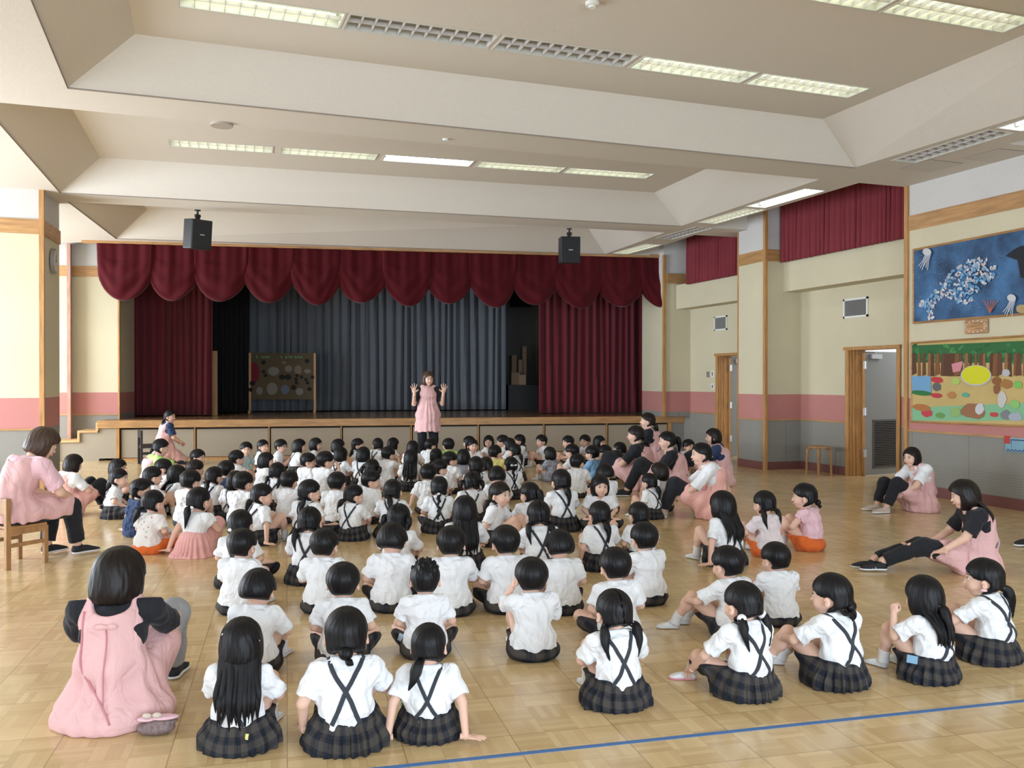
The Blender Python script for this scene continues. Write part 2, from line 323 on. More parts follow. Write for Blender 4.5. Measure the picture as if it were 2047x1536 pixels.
# ---- doorways, leaves standing open into the corridor
def doorway(nm, y0, y1, leaf_ang, full=True):
    # stepped casing on the far jamb, narrower on the near one
    c = MB()
    for i, (dx, wdt) in enumerate(((.0, .055), (.035, .055), (.07, .06), (.12, .10))): c.box((XW - .03 + dx, y1 - .055 - .018 * i, 0), (XW + .03 + dx + wdt, y1 + .02 - .018 * i, 1.97 - .0 * i))
    c.box((XW - .03, y0 - .02, 0), (XW + .24, y0 + .05, 1.97)); c.box((XW - .045, y0 - .03, 1.95), (XW + .24, y1 + .05, 2.0))
    o = c.build(nm, M_WOODV); o['kind'] = 'structure'
    H = Matrix.Translation((XW + .20, y1 - .13, 0)) @ Matrix.Rotation(rad(leaf_ang), 4, 'Z')   # leaf runs along local +X
    l = MB().box((0, -.02, .01), (.98, .02, 1.93)); lo = l.build('door_leaf', M_GREYD, o, M=H)
    e = MB().box((-.012, -.024, .01), (.006, .024, 1.93)); e.build('edge_strip', M_WOODV, lo)
    g = MB()
    for k in range(26): g.box((.20, -.034, .15 + k * .0265), (.78, -.018, .160 + k * .0265), M=None)
    g.box((.17, -.030, .12), (.20, -.018, .86)); g.box((.78, -.030, .12), (.81, -.018, .86)); g.box((.17, -.030, .84), (.81, -.018, .87)); g.box((.17, -.03, .11), (.81, -.018, .14)); g.box((.19, -.022, .13), (.79, -.0205, .85), 1)
    g.build('louvre_panel', [M_LOUV, M_DARK], lo)
    k = MB().cyl((.86, -.022, .98), .022, -.03, 14, axis='y').tube([(.86, -.055, .98), (.80, -.058, .98)], .009, 8).box((.842, -.024, .90), (.878, -.019, 1.03)); k.build('door_handle', M_METAL, lo)
    hg = MB()
    for z in (.35, 1.0, 1.72): hg.box((-.03, -.035, z - .06), (.03, -.018, z + .06)); hg.tube([(0, -.035, z - .06), (0, -.035, z + .06)], .012, 8)
    hg.build('hinge', M_METAL, lo)
    cl = MB().box((.10, -.075, 1.82), (.32, -.02, 1.89)).tube([(.2, -.06, 1.90), (.02, -.20, 1.91), (-.16, -.02, 1.92)], .008, 6); cl.build('door_closer', M_METAL, lo)
    return o
doorway('door_1', DA[0], DA[1], 7); doorway('door_2', DB[0], DB[1], 10)
# corridor beyond the doors
M_CORR = mat('corridor_paint', (.74, .76, .78), .8)
c = MB(); c.box((11.9, 8.5, 0), (12.0, 16.5, 3)); c.box((XW + .2, 8.4, 0), (12.0, 8.5, 3)); c.box((XW + .2, 16.5, 0), (12.0, 16.6, 3)); struct(c.build('wall_corridor', M_CORR))
c = MB().box((XW + .2, 8.4, 2.6), (12, 16.6, 2.7)); struct(c.build('ceiling_corridor', M_CORR))
area('corridor_lamp', (11.0, 12.0, 2.55), (0, 0, 0), 1.2, 5.0, 60, (.92, .96, 1.0))
# ---- left side: frontal wall piece, pilaster with clock, far wall
w = MB()
w.prism([(-5.6, 13.50), (-1.95, 13.50), (-1.865, 14.45), (-5.6, 14.45)], 0, 4.2)                        # pier facing us
w.prism([tuple(front(-.09, .67)[:2]), tuple(front(-.09 + .02, 1.85)[:2]), tuple(front(-4.2, 1.85)[:2]), tuple(front(-4.2, .67)[:2])], 0, 4.2)
w.box((-5.7, 14.3, 0), (-5.6, 14.7, 4.2)); w.box((-5.7, 18.2, 0), (-5.6, 19.5, 4.2)); w.box((-5.7, 14.3, 3.4), (-5.6, 19.5, 4.2))
struct(w.build('wall_left', M_WALL))
w = MB(); w.box((-2.27, 18.55, 0), (-2.21, 18.90, 4.05)); struct(w.build('trim_5', wood_mat('rosy_trim', (.55, .33, .26), (14, 14, 1.2))))
t = MB(); t.box((-5.6, 13.482, 3.455), (-1.93, 13.50, 3.65)); t.prism([(-1.945, 13.53), (-1.925, 13.53), (-1.845, 14.45), (-1.865, 14.45)], 3.455, 3.65); t.prism([tuple(front(-4.2, .65)[:2]), tuple(front(-.09, .65)[:2]), tuple(front(-.09, .67)[:2]), tuple(front(-4.2, .67)[:2])], 3.455, 3.65); struct(t.build('trim_6', M_WOODH))
t = MB(); t.box((-1.985, 13.47, 0), (-1.925, 13.535, 4.05)); t.prism([tuple(front(-.115, .655)[:2]), tuple(front(-.085, .655)[:2]), tuple(front(-.085, .70)[:2]), tuple(front(-.115, .70)[:2])], STZ, 3.4); struct(t.build('trim_7', M_WOODV))
t = MB(); t.box((-5.6, 13.486, .815), (-1.965, 13.50, .84)); t.prism([tuple(front(-4.2, .655)[:2]), tuple(front(-.12, .655)[:2]), tuple(front(-.12, .67)[:2]), tuple(front(-4.2, .67)[:2])], .815, .84); struct(t.build('trim_8', M_WOODH))
t = MB(); t.box((-5.6, 13.488, 0), (-1.965, 13.50, .13)); struct(t.build('baseboard_left', M_BASE))
# glazed wall on the left and windows behind the viewpoint
w = MB()
for y0, y1 in ((-5.2, -1.2), (7.3, 8.8), (13.0, 13.5)): w.box((-5.75, y0, 0), (-5.6, y1, 4.3))
w.box((-5.75, -5.2, 3.4), (-5.6, 13.5, 4.3)); w.box((-5.75, -5.2, 0), (-5.6, 13.5, .12)); struct(w.build('wall_left_glazed', M_WALL))
M_ALU = mat('window_aluminium', (.45, .43, .40), .4, .5, .6)
for i, (y0, y1) in enumerate(((-1.2, 7.3), (8.8, 13.0))):
    w = MB(); n = round((y1 - y0) / 1.4)
    for k in range(n + 1): y = y0 + (y1 - y0) * k / n; w.box((-5.71, y - .03, .12), (-5.64, y + .03, 3.4))
    for z in (.15, 2.2, 3.37): w.box((-5.71, y0, z - .03), (-5.64, y1, z + .03))
    struct(w.build('window_%d' % (i + 1), M_ALU))
w = MB(); w.box((-5.7, -5.2, 0), (9.8, -5.05, .8)); w.box((-5.7, -5.2, 3.3), (9.8, -5.05, 4.3)); w.box((-5.7, -5.2, 0), (-3.0, -5.05, 4.3)); w.box((7.0, -5.2, 0), (9.8, -5.05, 4.3)); struct(w.build('wall_back', M_WALL))
w = MB()
for k in range(8): x = -3.0 + 10.0 * k / 7; w.box((x - .03, -5.16, .8), (x + .03, -5.09, 3.3))
for z in (.83, 2.2, 3.27): w.box((-3, -5.16, z - .03), (7, -5.09, z + .03))
struct(w.build('window_3', M_ALU))
# ---- stage shell
w = MB()
def fprism(s0, s1, o0, o1, z0, z1, mb=None, mi=0): (mb or w).prism([tuple(front(s0, o0)[:2]), tuple(front(s1, o0)[:2]), tuple(front(s1, o1)[:2]), tuple(front(s0, o1)[:2])], z0, z1, mi)
fprism(-3.2, -3.0, 1.85, 6.2, 0, 4.7); fprism(13.0, 13.2, -.2, 6.2, 0, 4.7); fprism(-3.2, 13.2, 5.2, 5.4, 0, 4.7); fprism(10.75, 13.1, 1.0, 1.15, 0, 4.7)
struct(w.build('wall_stage', M_STAGEW))
w = MB(); fprism(-4.2, 13.2, .75, 6.2, 4.62, 4.67); struct(w.build('ceiling_stage', M_BLACKW))
w = MB(); fprism(-1.5, 11.2, .68, .85, 3.55, 4.64); struct(w.build('wall_header', M_BLACKW))
st = empty('stage', front(0, 0)); tag(st, 'wide wooden stage platform with eight perforated front panels', 'stage'); Mi = Matrix.Translation(tuple(-front(0, 0)))
def spart(name, mb, m, par=st, bevel=0): return mb.build(name, m, par, M=Mi if par is st else None, bevel=bevel)
b_ = MB(); fprism(-.30, 11.12, .02, 5.2, .66, STZ - .002, b_); fprism(-3.0, -.3, .70, 5.2, .66, STZ - .002, b_); fprism(11.1, 13.0, .35, 5.2, .66, STZ - .002, b_); spart('stage_floor', b_, M_STAGEF)
b_ = MB(); fprism(-.32, 11.14, -.03, .10, .60, STZ, b_); spart('stage_nosing', b_, M_WOODH, bevel=.006)
b_ = MB(); fprism(.02, 10.80, .12, .16, .0, .60, b_); spart('backing', b_, M_DARK)
b_ = MB(); fprism(.0, .055, .0, .14, 0, .60, b_); fprism(10.74, 10.80, .0, .14, 0, .60, b_); fprism(.055, 10.74, .03, .12, .0, .035, b_); spart('frame', b_, M_WOODV)
b_ = MB(); fprism(10.80, 11.14, .02, .14, 0, .60, b_); spart('end_panel', b_, M_WALL); b_ = MB(); fprism(-.30, 0, .02, .1, .04, .60, b_); spart('end_panel', b_, M_PANEL)
S_ = [.05, 1.38, 2.73, 4.08, 5.43, 6.76, 8.10, 9.42, 10.74]
for i in range(8):
    b_ = MB(); fprism(S_[i] + .035, S_[i + 1] - .02, .045, .075, .045, .565, b_); spart('front_panel', b_, M_PANEL)
    if i: b_ = MB(); fprism(S_[i] - .012, S_[i] + .012, .035, .11, 0, .60, b_); spart('divider', b_, M_WOODV)
# steps up to the stage
sp = empty('stage_steps', front(-.9, .3)); tag(sp, 'pale wooden steps climbing to the stage end beside the cream wall', 'steps'); Ms = Matrix.Translation(tuple(-front(-.9, .3)))
z0, s0 = 0.0, -1.02
for i, (s_, z_) in enumerate(((-1.02, .385), (-.64, .565), (-.30, .735))):
    pass
b_ = MB(); fprism(-1.00, -.64, .02, .64, 0, .345, b_); fprism(-.64, -.30, .02, .64, 0, .52, b_); b_.build('side_panel', M_PANEL, sp, M=Ms)
for s_a, s_b, zt in ((-1.04, -.62, .385), (-.66, -.31, .560)):
    b_ = MB(); fprism(s_a, s_b, -.02, .655, zt - .04, zt, b_); fprism(s_a, s_a + .04, -.02, .655, zt - .18 if zt > .4 else 0, zt - .04, b_); b_.build('tread', M_STEP, sp, M=Ms, bevel=.003)
b_ = MB(); fprism(-.345, -.30, -.02, .655, .56, .70, b_); b_.build('riser', M_STEP, sp, M=Ms)
# proscenium rail
w = MB(); fprism(-.58, 11.1, -.02, .12, 4.005, 4.075); struct(w.build('trim_9', M_WOODH))
# ---- curtains
def curtain(name, p0, p1, z0, z1, nf, amp, m, label, seed=0, gather=0.0, group=None, cat_='curtain', n=None):
    p0, p1 = np.array(p0, float), np.array(p1, float); L_ = np.linalg.norm(p1 - p0); t = (p1 - p0) / L_; nn = np.array([t[1], -t[0], 0]); r = np.random.RandomState(seed)
    NU = n or int(nf * 12); NV = 14; ph = np.cumsum(r.uniform(.65, 1.35, nf + 2)); ph = ph / ph[nf] * nf; V = []
    for j in range(NV + 1):
        v = j / NV; z = z1 + (z0 - z1) * v
        for i in range(NU + 1):
            u = i / NU; k = np.interp(u * nf, ph - ph[0], np.arange(nf + 2)); a = amp * (.55 + .45 * v) * (1 + .35 * math.sin(k * 2.1 + seed))
            o = a * math.sin(2 * PI * k + .5 * math.sin(2.5 * v + k)) + .3 * a * math.sin(4 * PI * k + 1 + v)
            V.append((p0 + t * (u * L_ + .25 * a * math.sin(2 * PI * k * 2)) + nn * o).tolist()[:2] + [z])
    F = [(j * (NU + 1) + i, j * (NU + 1) + i + 1, (j + 1) * (NU + 1) + i + 1, (j + 1) * (NU + 1) + i) for j in range(NV) for i in range(NU)]
    o = link(name, mesh_from(name, np.array(V), F, m, smooth=True)); s = o.modifiers.new('thickness', 'SOLIDIFY'); s.thickness = .006
    return tag(o, label, cat_, group)
def zf(p, off, z): return at_plane(p[0], p[1], front(0, off), FN)
def fs(px, off): p = at_plane(px, 780, front(0, off), FN); return float((p - front(0, off)) @ FT)
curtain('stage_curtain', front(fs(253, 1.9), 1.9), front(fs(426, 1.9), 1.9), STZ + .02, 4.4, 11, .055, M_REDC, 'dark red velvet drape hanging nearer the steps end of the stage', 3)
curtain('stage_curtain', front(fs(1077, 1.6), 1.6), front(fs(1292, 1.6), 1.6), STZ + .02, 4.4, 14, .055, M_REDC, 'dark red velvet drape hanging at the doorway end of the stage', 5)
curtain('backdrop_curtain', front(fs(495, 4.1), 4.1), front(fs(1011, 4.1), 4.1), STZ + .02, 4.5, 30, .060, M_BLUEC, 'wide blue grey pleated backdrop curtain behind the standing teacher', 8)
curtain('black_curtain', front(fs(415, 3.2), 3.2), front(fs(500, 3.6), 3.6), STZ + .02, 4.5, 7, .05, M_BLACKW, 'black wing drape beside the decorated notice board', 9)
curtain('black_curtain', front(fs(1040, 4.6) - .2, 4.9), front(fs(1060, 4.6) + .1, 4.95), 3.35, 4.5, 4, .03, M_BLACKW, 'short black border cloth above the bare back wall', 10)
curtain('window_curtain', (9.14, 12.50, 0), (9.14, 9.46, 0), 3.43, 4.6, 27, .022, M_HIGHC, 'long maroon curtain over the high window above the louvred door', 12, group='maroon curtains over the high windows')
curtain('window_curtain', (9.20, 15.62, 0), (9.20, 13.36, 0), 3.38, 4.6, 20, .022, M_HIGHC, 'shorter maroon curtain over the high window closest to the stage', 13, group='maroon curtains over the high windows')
va = empty('stage_valance', front(5.3, 0, 4.0)); tag(va, 'burgundy velvet valance of thirteen scalloped swags over the stage', 'valance'); Mv = Matrix.Translation(tuple(-front(5.3, 0, 4.0)))
SC_ = [-.29, .60, 1.41, 2.30, 3.17, 4.04, 4.91, 5.78, 6.61, 7.50, 8.35, 9.27, 10.18, 10.98]
for k in range(13):
    a, b = SC_[k] - .04, SC_[k + 1] + .04; V = []; NU, NV = 30, 34; r = np.random.RandomState(k); q1 = r.uniform(-.25, .25)
    for j in range(NV + 1):
        for i in range(NU + 1):
            u, v = i / NU, j / NV; sn = math.sin(PI * u ** (1 + .5 * q1)) ** .66; L_ = .60 + (.46 + .16 * q1) * sn
            c = (2 * u - 1 + q1 * .9); low = max(0.0, (v - .30) / .70)
            fold = math.sin((low * .72 + .34 * c * c + .10 * math.sin(3 * c + k)) * 17 + q1 * 9) * low ** .6 * (1 - .5 * abs(2 * u - 1))
            vert = (math.sin(u * 15 + k * 2.1) + .6 * math.sin(u * 31 + k)) * (1 - low) * .014 + math.sin(u * 11 + 5 * v + k) * low * .018
            off = .03 - .17 * math.sin(PI * u) * low ** .8 - .022 * fold * math.sin(PI * u) ** .5 - vert + .04 * (v > .985)
            s_ = a + (b - a) * (.5 + (u - .5) * (1 - .04 * v)); V.append(front(s_, off + (.012 if k % 2 else 0), 4.01 - v * L_))
    F = [(j * (NU + 1) + i, j * (NU + 1) + i + 1, (j + 1) * (NU + 1) + i + 1, (j + 1) * (NU + 1) + i) for j in range(NV) for i in range(NU)]
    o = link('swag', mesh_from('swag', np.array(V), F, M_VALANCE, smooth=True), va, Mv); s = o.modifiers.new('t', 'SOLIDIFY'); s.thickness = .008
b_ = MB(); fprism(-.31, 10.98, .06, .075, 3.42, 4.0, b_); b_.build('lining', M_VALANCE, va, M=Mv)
# ---- fluorescent fixtures
M_TUBE = mat('lit_tube', (1, 1, 1), .3, emit=(.90, 1.0, .74), estr=3.4); M_TUBEC = mat('lit_tube_cool', (1, 1, 1), .3, emit=(.90, .95, 1.0), estr=9.0)
M_TUBEOFF = mat('unlit_tube', (.62, .62, .60), .3); M_TROUGH = mat('fixture_enamel', (.60, .59, .54), .4); M_LAMPL = mat('fixture_louver', (.56, .52, .49), .4)
ROWL = {1: 'in the middle coffer', 2: 'in the coffer over the children', 3: 'in the coffer nearer the viewer', 4: 'on the flat soffit beside the high windows'}
def fixture(f, label):
    cx, cy, hl, an, z, st_, row = f
    o = empty('ceiling_light', (cx, cy, z), an); tag(o, label, 'ceiling light', 'fluorescent ceiling lights')
    w_ = W_ - .002; h = MB(); D = .10
    for (x0, y0, x1, y1) in ((-hl, -w_, -hl + .006, w_), (hl - .006, -w_, hl, w_), (-hl, -w_, hl, -w_ + .006), (-hl, w_ - .006, hl, w_)): h.box((x0, y0, -.004), (x1, y1, D))
    h.box((-hl, -w_, D), (hl, w_, D + .006)); h.box((-hl - .012, -w_ - .012, -.006), (hl + .012, -w_, 0)); h.box((-hl - .012, w_, -.006), (hl + .012, w_ + .012, 0)); h.box((-hl - .012, -w_, -.006), (-hl, w_, 0)); h.box((hl, -w_, -.006), (hl + .012, w_, 0))
    h.build('housing', M_TROUGH, o)
    for y in (-.075, .075): MB().tube([(-hl + .04, y, .062), (hl - .04, y, .062)], .0155, 10).build('tube', {'lit': M_TUBE, 'bare': M_TUBEC, 'off': M_TUBEOFF}[st_], o)
    if st_ != 'bare':
        l = MB(); n = 11
        for k in range(1, n): x = -hl + 2 * hl * k / n; l.box((x - .002, -w_ + .006, 0), (x + .002, w_ - .006, .036))
        l.box((-hl, -.003, 0), (hl, .003, .036)); l.build('louver', M_LAMPL, o)
    else:
        l = MB()
        for x in (-hl + .03, hl - .03):
            for y in (-.075, .075): l.box((x - .012, y - .02, .03), (x + .012, y + .02, .10))
        l.build('lamp_holder', M_WHITEM, o)
names = {1: ['lit louvred ceiling light at the pier end of the middle coffer', 'unlit louvred ceiling light next to the lit one at the pier end of middle coffer', 'unlit louvred ceiling light at the centre of the middle coffer', 'lit louvred ceiling light following the two unlit ones in the middle coffer', 'lit louvred ceiling light at the window end of the middle coffer'],
         2: ['lit louvred light first from the pier in the row above the children', 'lit louvred light second from the pier in the row above the children', 'bluish bare-tube light at the centre of the row above the children', 'lit louvred light just past the bluish bare one above the children', 'lit louvred light at the window end of the row above the children'],
         3: ['lit louvred light at the window end of the row closest overhead', 'lit louvred light second in the row closest overhead', 'lit louvred light third in the row closest overhead'],
         4: ['lit light on the flat soffit just before the stage valance', 'unlit louvred light on the soffit behind the first lit soffit light', 'lit louvred light on the soffit between the bare bright one and the stage', 'bright bare-tube light on the soffit beside the long maroon curtain', 'unlit louvred light on the soffit beside the ceiling hatches', 'bright bare-tube light on the soffit above the ocean picture']}
cnt = {1: 0, 2: 0, 3: 0, 4: 0}
for f in fix: fixture(f, names[f[6]][cnt[f[6]]]); cnt[f[6]] += 1
# ---- ceiling hatches, detectors
M_HATCH = mat('hatch_board', (.60, .555, .49), .9); M_GAP = mat('hatch_gap', (.22, .18, .15), .8)
for q, lab in (((1799, 337), (1862, 319), (1925, 326), (1858, 343)), 'square ceiling hatch below the unlit soffit light'), (((1925, 316), (1998, 297), (2060, 303), (1985, 324)), 'square ceiling hatch next to the wall above the pictures'):
    P = [at_z(x, y, CZ) for x, y in q]; c = sum(P) / 4; h = MB(); h.extrude([c + (p - c) * 1.0 - np.array([0, 0, .004]) for p in P], (0, 0, .003), 1); h.extrude([c + (p - c) * .96 - np.array([0, 0, .006]) for p in P], (0, 0, .003), 0)
    tag(h.build('ceiling_hatch', [M_HATCH, M_GAP]), lab, 'hatch', 'access hatches in the soffit')
o = MB().cyl((.25, 9.42, CZ - .02), .11, .02, 28).build('ceiling_speaker', mat('speaker_mesh', (.42, .36, .31), .7), smooth=False); tag(o, 'small round grey speaker grille set in the beam soffit', 'speaker')
o = MB().cyl((2.98, 6.52, CU - .03), .055, .03, 20).cyl((2.98, 6.52, CU - .045), .03, .016, 16).build('smoke_detector', M_WHITEM); tag(o, 'small white round detector on the high ceiling panel overhead', 'smoke detector')
o = MB().cyl((2.50, 9.2, CZ - .02), .03, .02, 14).build('smoke_detector', M_WHITEM); tag(o, 'tiny white detector beside the beam soffit edge', 'smoke detector')
# ================================================================ figures: distance-field bodies meshed with surface nets
class Vol:
    def __init__(s, lo, hi, h):
        s.h = h; s.lo = np.array(lo, float); n = np.ceil((np.array(hi, float) - s.lo) / h).astype(int) + 1
        s.ax = [np.float32(s.lo[i]) + np.arange(n[i], dtype=np.float32) * np.float32(h) for i in range(3)]
        s.F = np.full(tuple(n), 1.0, np.float32)
    def _sub(s, lo, hi):
        sl = []
        for i in range(3):
            a = int(max(0, math.floor((lo[i] - s.lo[i]) / s.h))); b = int(min(s.F.shape[i], math.ceil((hi[i] - s.lo[i]) / s.h) + 1))
            if b <= a: return None
            sl.append(slice(a, b))
        return tuple(sl)
    def grid(s, sl=None):
        sl = sl or (slice(None),) * 3
        return s.ax[0][sl[0]][:, None, None], s.ax[1][sl[1]][None, :, None], s.ax[2][sl[2]][None, None, :]
    def _comb(s, sl, d, k):
        f = s.F[sl]
        if k <= 0: s.F[sl] = np.minimum(f, d); return
        h = np.maximum(k - np.abs(f - d), 0) / k
        s.F[sl] = np.minimum(f, d) - h * h * k * .25
    def ell(s, c, r, k=0.0, R=None, carve=False):
        c = np.array(c, float); r = np.array(r, float); m = max(r) + k + 4 * s.h
        sl = s._sub(c - m, c + m)
        if sl is None: return s
        x, y, z = s.grid(sl); x, y, z = x - c[0], y - c[1], z - c[2]
        if R is not None: x, y, z = (R[0][0] * x + R[1][0] * y + R[2][0] * z, R[0][1] * x + R[1][1] * y + R[2][1] * z, R[0][2] * x + R[1][2] * y + R[2][2] * z)
        k0 = np.sqrt((x / r[0]) ** 2 + (y / r[1]) ** 2 + (z / r[2]) ** 2); k1 = np.sqrt((x / r[0] ** 2) ** 2 + (y / r[1] ** 2) ** 2 + (z / r[2] ** 2) ** 2) + 1e-6
        d = (k0 * (k0 - 1) / k1).astype(np.float32)
        if carve: s.F[sl] = s._smax(s.F[sl], -d, k)
        else: s._comb(sl, d, k)
        return s
    def _smax(s, a, b, k):
        if k <= 0: return np.maximum(a, b)
        h = np.maximum(k - np.abs(a - b), 0) / k; return np.maximum(a, b) + h * h * k * .25
    def cap(s, a, b, ra, rb=None, k=0.0, cut=None, flat=None, carve=False):
        rb = ra if rb is None else rb; a = np.array(a, float); b = np.array(b, float); m = max(ra, rb) + k + 4 * s.h
        sl = s._sub(np.minimum(a, b) - m, np.maximum(a, b) + m)
        if sl is None: return s
        x, y, z = s.grid(sl); ba = b - a; L2 = float(ba @ ba) + 1e-12
        px, py, pz = x - a[0], y - a[1], z - a[2]
        t = np.clip((px * ba[0] + py * ba[1] + pz * ba[2]) / L2, 0, 1)
        dx, dy, dz = px - t * ba[0], py - t * ba[1], pz - t * ba[2]
        d = (np.sqrt(dx * dx + dy * dy + dz * dz) - (ra + (rb - ra) * t)).astype(np.float32)
        if cut is not None:   # cut the far end square at fraction cut of the axis
            e = a + ba * cut; n = ba / math.sqrt(L2); d = np.maximum(d, (x - e[0]) * n[0] + (y - e[1]) * n[1] + (z - e[2]) * n[2])
        if carve: s.F[sl] = s._smax(s.F[sl], -d, k)
        else: s._comb(sl, d, k)
        return s
    def plane(s, n, d, k=0.0):
        """keep n.p <= d"""
        x, y, z = s.grid(); s.F = s._smax(s.F, (n[0] * x + n[1] * y + n[2] * z - d).astype(np.float32), k); return s
    def disp(s, f):
        x, y, z = s.grid(); s.F = (s.F + f(x, y, z)).astype(np.float32); return s
    def mesh(s):
        F = s.F.copy(); h = s.h
        F[0], F[-1] = 1, 1; F[:, 0], F[:, -1] = 1, 1; F[:, :, 0], F[:, :, -1] = 1, 1
        S = F < 0
        c8 = [(i, j, k) for i in (0, 1) for j in (0, 1) for k in (0, 1)]
        sh = tuple(n - 1 for n in S.shape)
        cnt = np.zeros(sh, np.int8)
        for i, j, k in c8: cnt += S[i:i + sh[0], j:j + sh[1], k:k + sh[2]]
        A = np.argwhere((cnt > 0) & (cnt < 8))
        if len(A) == 0: return np.zeros((0, 3)), np.zeros((0, 4), int)
        vals = {c: F[A[:, 0] + c[0], A[:, 1] + c[1], A[:, 2] + c[2]] for c in c8}
        acc = np.zeros((len(A), 3)); n = np.zeros(len(A))
        for c in c8:
            for ax in range(3):
                if c[ax]: continue
                e = list(c); e[ax] = 1; e = tuple(e); a, b = vals[c], vals[e]; m = (a < 0) != (b < 0)
                t = np.where(m, a / np.where(m, a - b, 1), 0); p = np.tile(np.array(c, float), (len(A), 1)); p[:, ax] = t
                acc[m] += p[m]; n += m
        V = s.lo + h * (A + acc / n[:, None])
        idx = np.full(sh, -1, np.int32); idx[A[:, 0], A[:, 1], A[:, 2]] = np.arange(len(A))
        Q = []
        for ax in range(3):
            o = [slice(None)] * 3; o2 = [slice(None)] * 3; o[ax] = slice(0, -1); o2[ax] = slice(1, None)
            E = np.argwhere(S[tuple(o)] != S[tuple(o2)])
            b, c = (ax + 1) % 3, (ax + 2) % 3
            E = E[(E[:, b] > 0) & (E[:, c] > 0) & (E[:, b] < sh[b]) & (E[:, c] < sh[c])]
            inside = S[E[:, 0], E[:, 1], E[:, 2]]
            def g(db, dc):
                q = E.copy(); q[:, b] -= db; q[:, c] -= dc; return idx[q[:, 0], q[:, 1], q[:, 2]]
            q = np.stack([g(1, 1), g(0, 1), g(0, 0), g(1, 0)], 1); q[~inside] = q[~inside][:, ::-1]; Q.append(q)
        Q = np.concatenate(Q); return V, Q[(Q >= 0).all(1)]
    def march(s, o, d, tmax=.6):
        """first surface hit from o along d, and its normal"""
        o = np.array(o, float); d = np.array(d, float); N = int(tmax / (s.h * .5)); t = np.arange(N) * s.h * .5
        f = s.samp(o[None] + t[:, None] * d[None]); w = np.nonzero(f < 0)[0]
        if len(w) == 0 or w[0] == 0: return None
        i = w[0]; tt = t[i - 1] + (t[i] - t[i - 1]) * f[i - 1] / (f[i - 1] - f[i]); p = o + d * tt; return p, s.grad(p)
    def samp(s, P):
        q = (np.asarray(P) - s.lo) / s.h; i = np.floor(q).astype(int); i = np.clip(i, 0, np.array(s.F.shape) - 2); w = np.clip(q - i, 0, 1); r = 0
        for a in (0, 1):
            for b in (0, 1):
                for c in (0, 1):
                    r = r + s.F[i[:, 0] + a, i[:, 1] + b, i[:, 2] + c] * (w[:, 0] if a else 1 - w[:, 0]) * (w[:, 1] if b else 1 - w[:, 1]) * (w[:, 2] if c else 1 - w[:, 2])
        return r
    def grad(s, p):
        e = s.h; g = []
        for i in range(3):
            a = np.array(p, float); b = a.copy(); a[i] += e; b[i] -= e; g.append(s.samp(np.array([a, b])))
        g = np.array([x[0] - x[1] for x in g]); return g / (np.linalg.norm(g) + 1e-9)
def folds(seed, amp, lam):
    """cloth creases: a few warped travelling waves"""
    r = np.random.RandomState(seed); W = []
    for _ in range(5):
        d = r.randn(3); d /= np.linalg.norm(d); W.append((d * 2 * PI / (lam * r.uniform(.7, 1.5)), r.uniform(0, 6.28), r.randn(3) * 9))
    def f(x, y, z):
        t = 0
        for d, p, w in W: t = t + np.sin(d[0] * x + d[1] * y + d[2] * z + p + 1.3 * np.sin(w[0] * x + w[1] * y + w[2] * z))
        return (amp * t / 5).astype(np.float32)
    return f
def cat(parts):
    """join (V, Q, material index, uv)"""
    V = []; Q = []; I = []; U = []; b = 0
    for p in parts:
        v, q, mi = p[0], p[1], p[2]; uv = p[3] if len(p) > 3 else np.zeros((len(v), 2))
        if len(v) == 0: continue
        V.append(v); Q.append(np.asarray(q) + b); I.append(np.full(len(q), mi)); U.append(uv); b += len(v)
    return np.concatenate(V), np.concatenate(Q), np.concatenate(I), np.concatenate(U)
def xf(V, M):
    M = np.array(M); return np.asarray(V) @ M[:3, :3].T + M[:3, 3]
def loft(path, rad_, n=12, ripple=0.0, seed=0, flat=1.0, vscale=1.0, side=(1, 0, 0), lobes=5):
    """tapered bundle along a path; returns V, quads, uv"""
    r = np.random.RandomState(seed + 100); P = np.array(path, float); m = len(P)
    # resample smoothly
    t = np.linspace(0, m - 1, max(8, (m - 1) * 5)); i = np.clip(np.floor(t).astype(int), 0, m - 2); w = (t - i)[:, None]
    a = P[np.clip(i - 1, 0, m - 1)]; b = P[i]; c = P[i + 1]; d = P[np.clip(i + 2, 0, m - 1)]
    C = .5 * ((2 * b) + (-a + c) * w + (2 * a - 5 * b + 4 * c - d) * w ** 2 + (-a + 3 * b - 3 * c + d) * w ** 3)
    R_ = np.interp(t, np.arange(m), np.array(rad_, float))
    T = np.gradient(C, axis=0); T /= np.linalg.norm(T, axis=1)[:, None] + 1e-9
    S = np.array(side, float); V = []; UV = []; ph = r.uniform(0, 6.28); L = 0
    for j in range(len(C)):
        A = S - (S @ T[j]) * T[j]; A /= np.linalg.norm(A) + 1e-9; B = np.cross(T[j], A)
        if j: L += np.linalg.norm(C[j] - C[j - 1])
        for q in range(n):
            an = 2 * PI * q / n; rr = R_[j] * (1 + ripple * math.sin(lobes * an + ph + j * .15) + ripple * .6 * math.sin((lobes * 2 + 1) * an + 2 * ph))
            V.append(C[j] + rr * (math.cos(an) * A + flat * math.sin(an) * B)); UV.append((an * 1.2, L * vscale))
    k = len(C); Q = [(j * n + q, j * n + (q + 1) % n, (j + 1) * n + (q + 1) % n, (j + 1) * n + q) for j in range(k - 1) for q in range(n)]
    for e, s_ in ((0, -1), (k - 1, 1)):
        b0 = len(V); V.append(C[e]); UV.append((0, 0))
        for q in range(0, n, 2):
            f = (e * n + q, e * n + (q + 1) % n, e * n + (q + 2) % n, b0); Q.append(f if s_ > 0 else f[::-1])
    return np.array(V), np.array(Q), np.array(UV)
